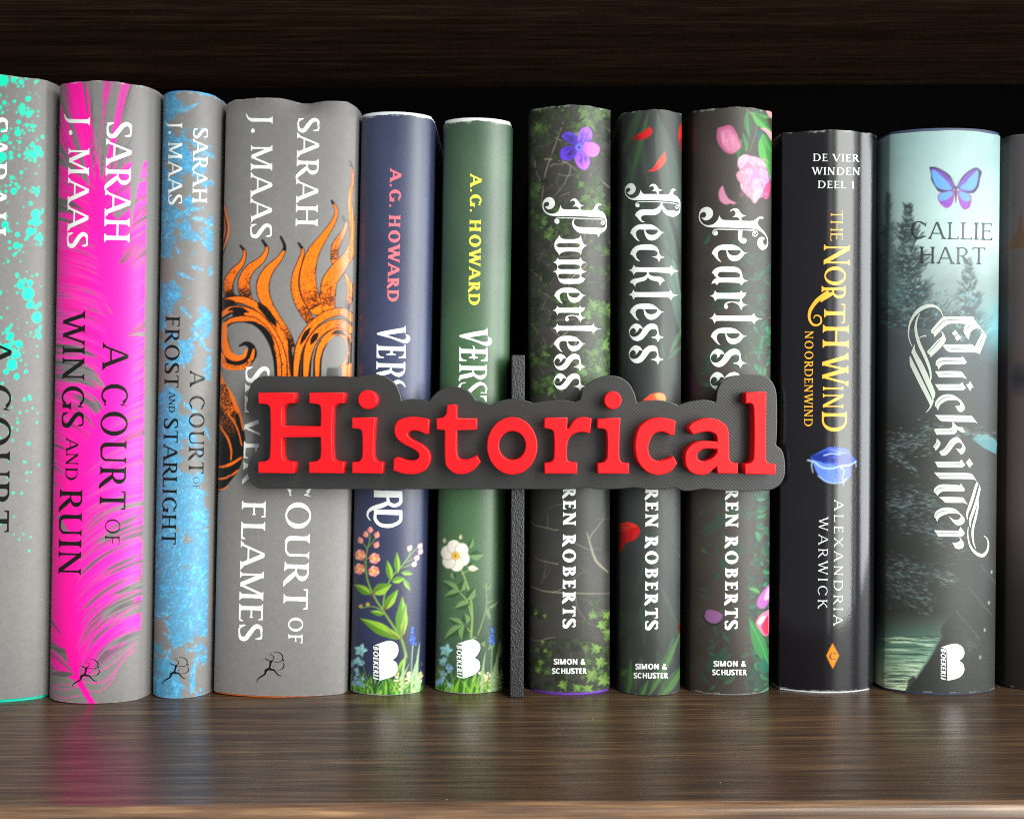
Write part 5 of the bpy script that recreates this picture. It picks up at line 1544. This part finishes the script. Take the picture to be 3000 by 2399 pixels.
def art_silver(cv):
    top, mid, bot = np.array((.56, .69, .69)), np.array((.68, .785, .77)), np.array((.25, .28, .285))
    t = np.clip((cv.Y-370)/330, 0, 1)[..., None]
    a = top*(1-t)+mid*t
    t2 = np.clip((cv.Y-700)/420, 0, 1)[..., None]
    n = cv.noise(70, 95, 4)[..., None]
    t2 = np.clip(t2*1.25+(n-.5)*.25, 0, 1)
    cv.a = a*(1-t2)+bot*t2
    r = random.Random(96)
    dkp, md = (.24, .29, .30), (.33, .42, .42)
    cv.mix(np.clip((2660-cv.X)/90, 0, 1)*np.clip((cv.Y-560)/200, 0, 1)*.6, (.30, .36, .37))
    pine(cv, r, 2660, 605, 960, 135, (.23, .275, .28), (.50, .62, .61), .85)
    pine(cv, r, 2600, 570, 900, 70, (.32, .40, .40), (.45, .55, .55), .4)
    pine(cv, r, 2836, 765, 1010, 84, (.25, .30, .305), (.50, .62, .62), .85)
    cv.mix(np.clip((cv.Y-840)/150, 0, 1)*np.clip((2800-cv.X)/140, 0, 1)*.75, (.25, .28, .29))
    for k in range(150):
        x, y = r.uniform(2600, 2880), r.uniform(850, 960)
        cv.dot(x, y, r.uniform(2, 8), r.choice(((.42, .66, .70), (.26, .32, .33), (.35, .52, .56))), .5, r.uniform(1.5, 4))
    cv.mix(np.clip((cv.X-2850)/60, 0, 1)*np.clip(1-np.abs(cv.Y-960)/110, 0, 1)*.7, (.42, .72, .76))
    # dark slope, rapids and water
    t = np.clip((cv.Y-1050)/200, 0, 1)
    cv.mix(t*.8*(.7+.6*cv.noise(80, 97, 4)), (.17, .175, .165))
    cv.mix(np.clip((cv.Y-1380)/250, 0, 1)*.45, (.13, .135, .13))
    cv.sp(pp('2848,1285! 2870,1272 2918,1290 2918,1330! 2880,1310'), (.32, .54, .57), .8)
    def rapids(n, x0, x1, f, spread, al, sl):
        for k in range(n):
            u = r.random()
            x = x0+(x1-x0)*u
            y = f(u)+r.gauss(0, spread)
            L = r.uniform(5, 20)
            cv.stroke([(x, y), (x+L*.5, y+sl*L*.5+r.uniform(-2, 2)), (x+L, y+sl*L)], [1, 2.2, .8], r.choice(((.45, .56, .56), (.58, .70, .70), (.30, .40, .40))), al*r.uniform(.4, 1), smooth=3)
    rapids(200, 2590, 2720, lambda u: 1310-u*25, 22, .8, -.15)
    rapids(70, 2600, 2680, lambda u: 1320+u*60, 7, .8, .35)
    rapids(140, 2700, 2915, lambda u: 1255+u*18, 8, .6, .1)
    rapids(220, 2590, 2740, lambda u: 1475-u*10, 20, .7, .1)
    rapids(120, 2610, 2760, lambda u: 1505+u*70, 18, .6, .15)
    rapids(260, 2590, 2800, lambda u: 1650+u*45, 16, .5, .2)
    rapids(260, 2590, 2730, lambda u: 1690+u*80, 26, .55, .35)
    rapids(140, 2700, 2840, lambda u: 1560+u*20, 36, .35, .1)
    # lit lake lower left
    edge = np.interp(cv.Y, [1790, 1830, 1870, 1910, 1960, 2030], [2790, 2765, 2758, 2735, 2700, 2650])
    lm = np.clip((edge-cv.X)/14+.5, 0, 1)*np.clip((cv.Y-1790)/110, 0, 1)
    cv.mix(lm*.92, (.36, .52, .45))
    cv.mix(lm*np.clip((cv.Y-1890)/110, 0, 1)*.95, (.80, .87, .72))
    for k in range(95):
        y = r.uniform(1860, 2040)
        x = r.uniform(2570, 2740)
        L = r.uniform(30, 110)
        e = np.interp(y, [1790, 1830, 1870, 1910, 1960, 2030], [2790, 2765, 2758, 2735, 2700, 2650])-6
        x1 = min(x+L, e)
        if x1 > x+6:
            cv.stroke([(x, y), ((x+x1)/2, y+r.uniform(-1, 3)), (x1, y+r.uniform(0, 4))], [1.5, r.uniform(2, 5), 1.2], r.choice(((.12, .22, .20), (.20, .33, .29), (.82, .90, .76), (.10, .16, .15))), .7, smooth=3)
    cv.poly([(2640, 2040), (2655, 2018), (2662, 1990), (2678, 1977), (2684, 1990), (2700, 1965), (2722, 1935), (2738, 1905), (2746, 1890), (2762, 1868), (2756, 1840), (2772, 1820), (2925, 1800), (2925, 2045)], (.165, .175, .165), .85)
    cv.mix(np.clip((cv.Y-1800)/150, 0, 1)*np.clip((cv.X-2770)/120, 0, 1)*.4, (.24, .25, .24))
    for x0, y0 in ((2870, 1655), (2835, 1720), (2800, 1790)):     # chains of the castle gate
        for k in range(14):
            cv.stroke([(x0+k*5, y0+k*6), (x0+k*5+5, y0+k*6+2)], [2], (.40, .41, .39), .5, smooth=0)
            cv.stroke([(x0+k*5+5, y0+k*6), (x0+k*5+7, y0+k*6+6)], [1.5], (.36, .37, .35), .45, smooth=0)
    for x, y in ((2905, 1675), (2897, 1765), (2885, 1845), (2872, 1925)):
        cv.dot(x, y, 2.6, (.62, .66, .64), .9, 5)
    for k in range(60):
        a = r.random()*6.3
        cv.stroke([(2835+r.gauss(0, 22), 1885+r.gauss(0, 26)), (2838+r.gauss(0, 22), 1885+r.gauss(0, 26))], [1.2], (.38, .40, .38), .35, smooth=0)
    wisp(cv, 98, 90, 2780, 2915, 1880, 2030, [(.34, .35, .33)], (1, 1.6), (8, 30), .35, .8, .5)
    # butterfly
    B = lambda p: [((2550+k[0]/3.078, 340+k[1]/3.078) + ((1,) if len(k) > 2 else ())) for k in pp(p)]
    ink, blue, vio, mag = (.13, .10, .26), (.33, .62, .90), (.42, .20, .66), (.56, .12, .56)
    for p in ('768,650! 720,540 650,490 580,460 530,460! 545,520 550,580 590,650 620,685 700,690', '775,650! 820,560 880,500 950,465 985,480! 1005,510 990,560 975,640 930,695 850,690'):
        cv.sp(B(p), ink)
    for p in ('765,665! 690,680 620,700 605,730 630,790 690,832 740,790', '785,670! 850,690 905,715 912,760 890,830 840,842 800,780'):
        cv.sp(B(p), mag)
    for p, c in [('750,640 705,555 640,500 560,472 545,490 560,560 600,640 680,672', vio), ('735,655 640,540 570,485 552,500 565,575 605,645 680,668', blue), ('790,640 830,570 890,510 950,482 975,500 965,600 920,675 840,680', vio), ('810,650 860,600 930,520 968,495 970,560 950,640 900,672', blue), ('745,690 660,690 612,720 640,770 700,750', blue), ('800,690 860,695 898,725 895,765 850,770 815,740', blue), ('640,780 700,755 735,770 690,825', (.50, .22, .70)), ('810,760 860,775 890,780 845,835', (.50, .22, .70))]:
        cv.sp(B(p), c, .92)
    for a, b in (('755,640', '600,520'), ('755,650', '590,570'), ('755,655', '610,625'), ('785,640', '940,520'), ('790,650', '955,570'), ('790,660', '930,640'), ('750,690', '640,730'), ('790,690', '880,740')):
        cv.stroke([B(a)[0], B(b)[0]], [1.8, .8], (.40, .30, .70), .5, smooth=0)
    cv.stroke(B('768,640 772,700 768,785'), [5, 7, 2], (.16, .12, .14))
    cv.stroke(B('766,640 750,560'), [1.2], (.3, .3, .34), .7)
    cv.stroke(B('776,640 795,565'), [1.2], (.3, .3, .34), .7)

def art_dusk(cv):
    t = np.clip((cv.Y-390)/700, 0, 1)[..., None]
    cv.a = np.array((.33, .31, .32))*(1-t)+np.array((.29, .245, .25))*t
    n = cv.noise(40, 99, 3, 12)[..., None]
    cv.a += (n-.5)*.05
    t = np.clip((cv.Y-1500)/250, 0, 1)[..., None]
    cv.a = cv.a*(1-t)+np.array((.13, .11, .11))*t
    cv.sp(pp('2930,735! 2960,705 2980,680 2990,600! 3000,680 3040,700 3300,700! 3300,728! 3000,727'), (.33, .24, .18))
    cv.mix(np.clip(1-np.abs(cv.Y-1110)/60, 0, 1)*np.clip((cv.X-2955)/20, 0, 1)*.8, (.09, .10, .14))
    cv.g[:] = .55
# ------------------------------------------------------------------ the row of books
PAGES = plain_mat('page_edges', (.62, .58, .50), .8)
def inkmat(name, col, rough=.5, metal=0.0, bmp=0.0):
    return plain_mat(name, col, rough, metal, .03, 900, bmp)
WHITE = inkmat('white_ink', (.80, .83, .80), .45)
WHITE_DIM = inkmat('soft_white_ink', (.70, .73, .71), .4)
BLACKFOIL = plain_mat('black_foil', (.008, .008, .008), .32, 0, .03, 900, 0, .22)
DARKFOIL = inkmat('dark_silver_foil', (.03, .034, .034), .34, .35)
CORAL = inkmat('coral_ink', (.85, .16, .20), .5)
YELLOW = inkmat('yellow_ink', (.82, .78, .07), .5)
GOLD = inkmat('orange_gold_ink', (.92, .42, .03), .25)
SILVER = inkmat('embossed_silver', (.48, .53, .46), .42, .1)
ENGRAVE = inkmat('engraved_line', (.12, .15, .14), .5)
CHAR = inkmat('dark_ink', (.05, .05, .05), .5)
J_MATTE = jacket_mat('grey_matte_paper', .52, .16, .10, 1500, .5, 1.0)
J_SATIN = jacket_mat('satin_printed_paper', .42, .2, .14, 900, .75, 1.2)
J_MATTE2 = jacket_mat('velvet_printed_paper', .46, .2, .10, 1200, .5, 1.0)
J_GLOSS = jacket_mat('glossy_laminate', .15, .12, .07, 1600, .5, 4.0)
J_SHEEN = jacket_mat('semi_gloss_paper', .44, .2, .08, 1200, .4)
def cover(name, col, rough=.55): return plain_mat(name, col, rough, 0, .06, 700, .1)

def build(spec):
    b = Book(*spec['geo'][:2], *spec['geo'][2:], **spec.get('kw', {}))
    bl, br, tl, tr, yb, yt = b.edges
    cv = Canvas(min(bl, tl)-60, yt-40, max(br, tr)+60, yb+40, spec['base'])
    spec['art'](cv)
    b.jacket(cv, spec['mat'], spec.get('z0', .0003), spec.get('drop', 0), spec.get('flank'), top=spec.get('top'))
    b.case(spec['case'], 0.0, b.H-spec.get('drop', 0)+spec.get('over', -.0012))
    b.pages(PAGES)
    for i, (nm, shapes, mat) in enumerate(spec['ink']):
        b.ink(nm, shapes, mat, spec.get('lift', .00005)+i*.00001)
    return b

def worn(amount, dent=None):
    """small waves along a handled jacket's top rim, optional pressed-in dent"""
    def f(V, t, v):
        w = np.clip((v-.93)/.07, 0, 1)**2
        wav = amount*(np.sin(t*5.1+1)*.6+np.sin(t*13+2)*.3+np.sin(t*37)*.1)
        V[:, :, 2] += w[:, None]*wav[None, :]
        if dent:
            tc, tw, dz, dy = dent
            g = np.exp(-((t-tc)/tw)**2)
            V[:, :, 2] -= w[:, None]*g[None, :]*dz
            V[:, :, 1] += (np.clip((v-.955)/.045, 0, 1)**1.5)[:, None]*g[None, :]*dy
            e = np.clip((np.abs(t)-.86)/.2, 0, 1)
            V[:, :, 2] -= (np.clip((v-.97)/.03, 0, 1))[:, None]*e[None, :]*.0022
            V[:, :, 1] += (np.clip((v-.975)/.025, 0, 1))[:, None]*(.0010*(1+.5*np.sin(t*6)))[None, :]
    return f

def tx(s, x0, y0, x1, y1, cap, font='titling', track=0.02, slant=0.0):
    return text(s, (x0, y0), (x1, y1), cap, font, track, slant)
runner = lambda *bb: fit(RUNNER, *bb)
pub = lambda pts: [[smooth_path(pp(pts))]]
def logo(src, pts): return [xf(s, *src) for s in pub(pts)]
K8, K11 = (1000, 1400, 2.4625), (2550, 1400, 2.462)

BOOKS = [
 dict(geo=('novel', 'thick grey novel spattered with teal ink drops, cut by the left edge', -250, 130, -228, 134, 2060, 217, .0065), art=art_splatter, base=GREY, mat=J_MATTE, flank=GREY, kw=dict(fl=(1, 1.6)), z0=.0013,
   case=cover('teal_cloth', (.0, .50, .36)), top=worn(.0003),
   ink=[('author_lettering', tx('SARAH', -50, 344, -56, 690, 73)+tx('J. MAAS', -168, 325, -176, 720, 62), WHITE), ('title_lettering', tx('A COURT', -42, 985, -50, 1558, 76)+tx('MIST AND FURY', -165, 900, -175, 1690, 64), BLACKFOIL)]),
 dict(geo=('novel', 'grey novel with a hot pink feather printed down its spine', 143, 408, 179, 434, 2062, 238, .0058), art=art_feather, base=GREY, mat=J_MATTE, flank=GREY, kw=dict(fl=(.6, 1.8)),
   case=cover('magenta_cloth', (.55, .01, .28)), top=worn(.0003),
   ink=[('author_lettering', tx('SARAH', 313, 357, 305, 709, 74)+tx('J. MAAS', 203, 336, 196, 727, 61), WHITE), ('title_lettering', tx('A COURT', 301, 1003, 291.5, 1492, 76)+tx('OF', 310, 1520, 308, 1594, 42, 'light')+tx('WINGS', 186, 909, 181, 1253, 64)+tx('AND', 195, 1281, 192, 1406, 35)+tx('RUIN', 176, 1432, 171, 1682, 66), BLACKFOIL), ('publisher_mark', runner(212, 1930, 293, 2012), BLACKFOIL)]),
 dict(geo=('novella', 'thin grey novella covered in pale blue frost crystals', 446, 604, 481, 630, 2047, 265, .0055), art=art_frost, base=GREY, mat=J_MATTE, flank=GREY, kw=dict(fl=(.8, 1.4)), drop=.0006, over=.0006,
   case=cover('ice_blue_cloth', (.06, .32, .60)), top=worn(.0005),
   ink=[('author_lettering', tx('SARAH', 567, 376, 564, 595, 42)+tx('J. MAAS', 494, 356, 493.5, 600, 40), WHITE), ('title_lettering', tx('FROST', 486, 926, 482, 1135, 41)+tx('AND', 496, 1147, 494.5, 1208, 18)+tx('STARLIGHT', 481, 1225, 474, 1594, 41)+tx('A COURT', 557, 1084, 553, 1387, 43)+tx('OF', 566, 1397, 566, 1433, 18, 'light'), BLACKFOIL), ('publisher_mark', runner(476, 1924, 554, 2004), BLACKFOIL)]),
 dict(geo=('novel', 'widest grey novel with orange flames and a dented torn top rim', 628, 1006, 661, 1046, 2043, 284, .0052), art=art_flames, base=GREY, mat=J_MATTE, flank=GREY, kw=dict(fl=(.8, .8), k=.96), z0=.0006,
   case=cover('orange_cloth', (.62, .12, .01)), top=worn(.0003, (.22, .30, .0010, .0030)), over=-.009,
   ink=[('author_lettering', tx('SARAH', 872, 345, 866, 663, 64)+tx('J. MAAS', 736, 334, 733, 699, 63), WHITE), ('title_lettering', tx('A COURT', 846, 1250, 830, 1783, 71)+tx('OF', 846, 1808, 845, 1883, 41)+tx('SILVER', 720, 1072, 712, 1418, 70)+tx('FLAMES', 709, 1466, 698, 1877, 70), WHITE), ('publisher_mark', runner(752, 1908, 834, 1998), BLACKFOIL)]),
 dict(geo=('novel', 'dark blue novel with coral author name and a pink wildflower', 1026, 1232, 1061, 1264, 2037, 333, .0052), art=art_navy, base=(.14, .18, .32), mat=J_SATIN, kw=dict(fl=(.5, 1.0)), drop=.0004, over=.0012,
   case=cover('white_board', (.72, .74, .76)), top=worn(.0003),
   ink=[('author_lettering', tx('A.G. HOWARD', 1143, 492.6, 1134.6, 883.7, 33, 'bold', .06), CORAL), ('title_lettering', T_BLUE, WHITE), ('title_lettering', T_BLUE_END, WHITE), ('publisher_mark', logo(K8, '238,1205! 345,1172 400,1195 412,1245 395,1290 370,1310! 400,1335 405,1390 370,1430 275,1460! 272,1212!')+tx('BOEKERIJ', 1094, 1892, 1094, 1991, 15, 'black', .02, .2), WHITE)]),
 dict(geo=('novel', 'green novel with yellow author name and a white rose', 1276, 1470, 1300, 1498, 2032, 352, .0052), art=art_green, base=(.18, .34, .2), mat=J_SATIN, kw=dict(fl=(.6, .8)), drop=.0004, over=.0014,
   case=cover('cream_board', (.72, .73, .70)), top=worn(.0003),
   ink=[('author_lettering', tx('A.G. HOWARD', 1378, 508, 1372.6, 894, 33, 'bold', .06), YELLOW), ('title_lettering', T_GREEN, WHITE), ('publisher_mark', logo(K8, '835,1195! 945,1162 990,1185 1003,1225 985,1270 962,1295! 995,1320 998,1375 960,1415 875,1447! 868,1200!')+tx('BOEKERIJ', 1338, 1889, 1338.5, 1986, 15, 'black', .02, .2), WHITE)]),
 dict(geo=('novel', 'dark novel overgrown with green ivy and one violet flower', 1553, 1786, 1556, 1788, 2035, 309, .0062), art=art_ivy, base=(.17, .16, .15), mat=J_MATTE2, kw=dict(fl=(.8, .5)), z0=.0009,
   case=cover('violet_cloth', (.16, .04, .50)), top=worn(.0003),
   ink=[('title_lettering', T_POWER, WHITE), ('author_lettering', tx('REN', 1649.8, 1424, 1649.5, 1539, 37, 'slab', .1)+tx('ROBERTS', 1649.4, 1564.5, 1648.5, 1840.6, 37, 'slab', .1), WHITE), ('publisher_lettering', tx('SIMON &', 1621.8, 1945.4, 1715.2, 1945.4, 16, 'black')+tx('SCHUSTER', 1616.6, 1972.6, 1719.3, 1972.6, 16, 'black'), WHITE)]),
 dict(geo=('novel', 'narrow dark grey green novel with scattered red petals', 1818, 1991, 1822, 1998, 2038, 322, .0052), art=art_blades, base=(.15, .165, .16), mat=J_MATTE2, kw=dict(fl=(.8, .5)),
   case=cover('dark_green_cloth', (.03, .05, .04)), top=worn(.0003),
   ink=[('title_lettering', T_RECK, WHITE), ('author_lettering', tx('REN', 1891.2, 1428, 1891.1, 1544, 37, 'slab', .1)+tx('ROBERTS', 1891, 1569.7, 1890.2, 1846, 37, 'slab', .1), WHITE), ('publisher_lettering', tx('SIMON &', 1860.6, 1959.6, 1953.6, 1959.6, 16, 'black')+tx('SCHUSTER', 1856, 1986, 1957.7, 1986, 16, 'black'), WHITE)]),
 dict(geo=('novel', 'dark brown novel with a pink peony at its upper corner', 2020, 2252, 2030, 2261, 2036, 315, .0056), art=art_peony, base=(.19, .16, .14), mat=J_MATTE2, kw=dict(fl=(1.0, .3)),
   case=cover('pale_grey_board', (.42, .42, .40)), z0=.0004, top=worn(.0003),
   ink=[('title_lettering', T_FEAR, WHITE), ('author_lettering', tx('REN', 2126, 1428, 2125.6, 1544, 37, 'slab', .1)+tx('ROBERTS', 2125.4, 1569.7, 2123.4, 1845, 37, 'slab', .1), WHITE), ('publisher_lettering', tx('SIMON &', 2090, 1951.5, 2185.5, 1951.5, 16, 'black')+tx('SCHUSTER', 2086, 1976.6, 2188, 1976.6, 16, 'black'), WHITE)]),
 dict(geo=('novel', 'glossy black novel with orange lettering and a blue ice rose', 2284, 2548, 2292, 2559, 2030, 382, .0042), art=art_north, base=(.08, .075, .09), mat=J_GLOSS, kw=dict(fl=(.8, 3.6), k=.55), z0=.0007,
   case=cover('white_board_gloss', (.75, .77, .80)), top=worn(.0003),
   ink=[('series_lettering', tx('DE VIER', 2382, 472.6, 2517.4, 474.6, 21.7, 'titling', .08)+tx('WINDEN', 2377.3, 511.9, 2518.7, 513.5, 21.5, 'titling', .08)+tx('DEEL 1', 2396, 551.2, 2502.7, 552.7, 21, 'titling', .08), WHITE),
        ('title_lettering', tx('THE', 2434, 616.4, 2433, 705.7, 35, 'light')+tx('N', 2413.8, 716.8, 2413, 777.4, 76)+tx('O', 2417, 781, 2417, 836, 59)+tx('R', 2407, 838, 2407, 886, 70)+tx('T', 2415, 890, 2414.5, 945.7, 61)+tx('H', 2411, 951, 2410, 1018.8, 76)+tx('W', 2409, 1032.8, 2409, 1132, 76)+tx('I', 2411, 1132, 2411, 1144, 59)+tx('N', 2411, 1152.9, 2411, 1196, 59)+tx('D', 2408, 1205, 2408, 1264, 73)
          +GB((2240, 850, 2.8725), '540,15 440,90 385,170 376,235 400,285 440,296 474,272 470,228 432,212 412,238', 36, 34, 28, 22, 18, 16, 14, 12, 9, 7)+tx('NOORDENWIND', 2358.4, 970, 2356, 1248.6, 24, 'titling', .06), GOLD),
        ('author_lettering', tx('ALEXANDRIA', 2444.3, 1463, 2441.8, 1832.5, 26, 'light', .28)+tx('WARWICK', 2399.2, 1513, 2396, 1782.5, 27, 'light', .28), WHITE_DIM), ('publisher_lettering', tx('C', 2430, 1932, 2449, 1932, 21, 'titling'), CHAR)]),
 dict(geo=('novel', 'pale teal novel with a blue butterfly above dark pine trees', 2594, 2909, 2600, 2935, 2035, 374, .0065), art=art_silver, base=(.5, .7, .7), mat=J_SHEEN, kw=dict(fl=(1.0, .3), k=.93), drop=.0012, over=.0011, z0=.0007,
   case=cover('navy_board', (.03, .05, .11)), top=worn(.0002), lift=.00008,
   ink=[('author_lettering', tx('CALLIE', 2669, 699, 2907, 704, 50, 'foil', .02)+tx('HART', 2693, 772, 2886, 775, 49, 'foil', .02), DARKFOIL), ('title_lettering', T_QUICK, SILVER), ('title_engraving', T_QUICK_LINES, ENGRAVE), ('publisher_mark', logo(K11, '510,1218! 605,1193 655,1210 677,1255 665,1295 640,1315! 668,1340 676,1385 655,1425 620,1445 555,1460! 548,1235!')+tx('BOEKERIJ', 2756, 1899, 2756, 1991, 15, 'black', .02, .2), WHITE)]),
 dict(geo=('novel', 'dusky purple grey novel cut by the right edge of the shelf', 2942, 3220, 2956, 3236, 2026, 386, .0065), art=art_dusk, base=(.25, .22, .24), mat=J_SHEEN, kw=dict(fl=(1.0, .6)),
   case=cover('black_board', (.03, .03, .03)), top=worn(.0002), ink=[]),
]
SHELF_BOOKS = [build(s) for s in BOOKS]
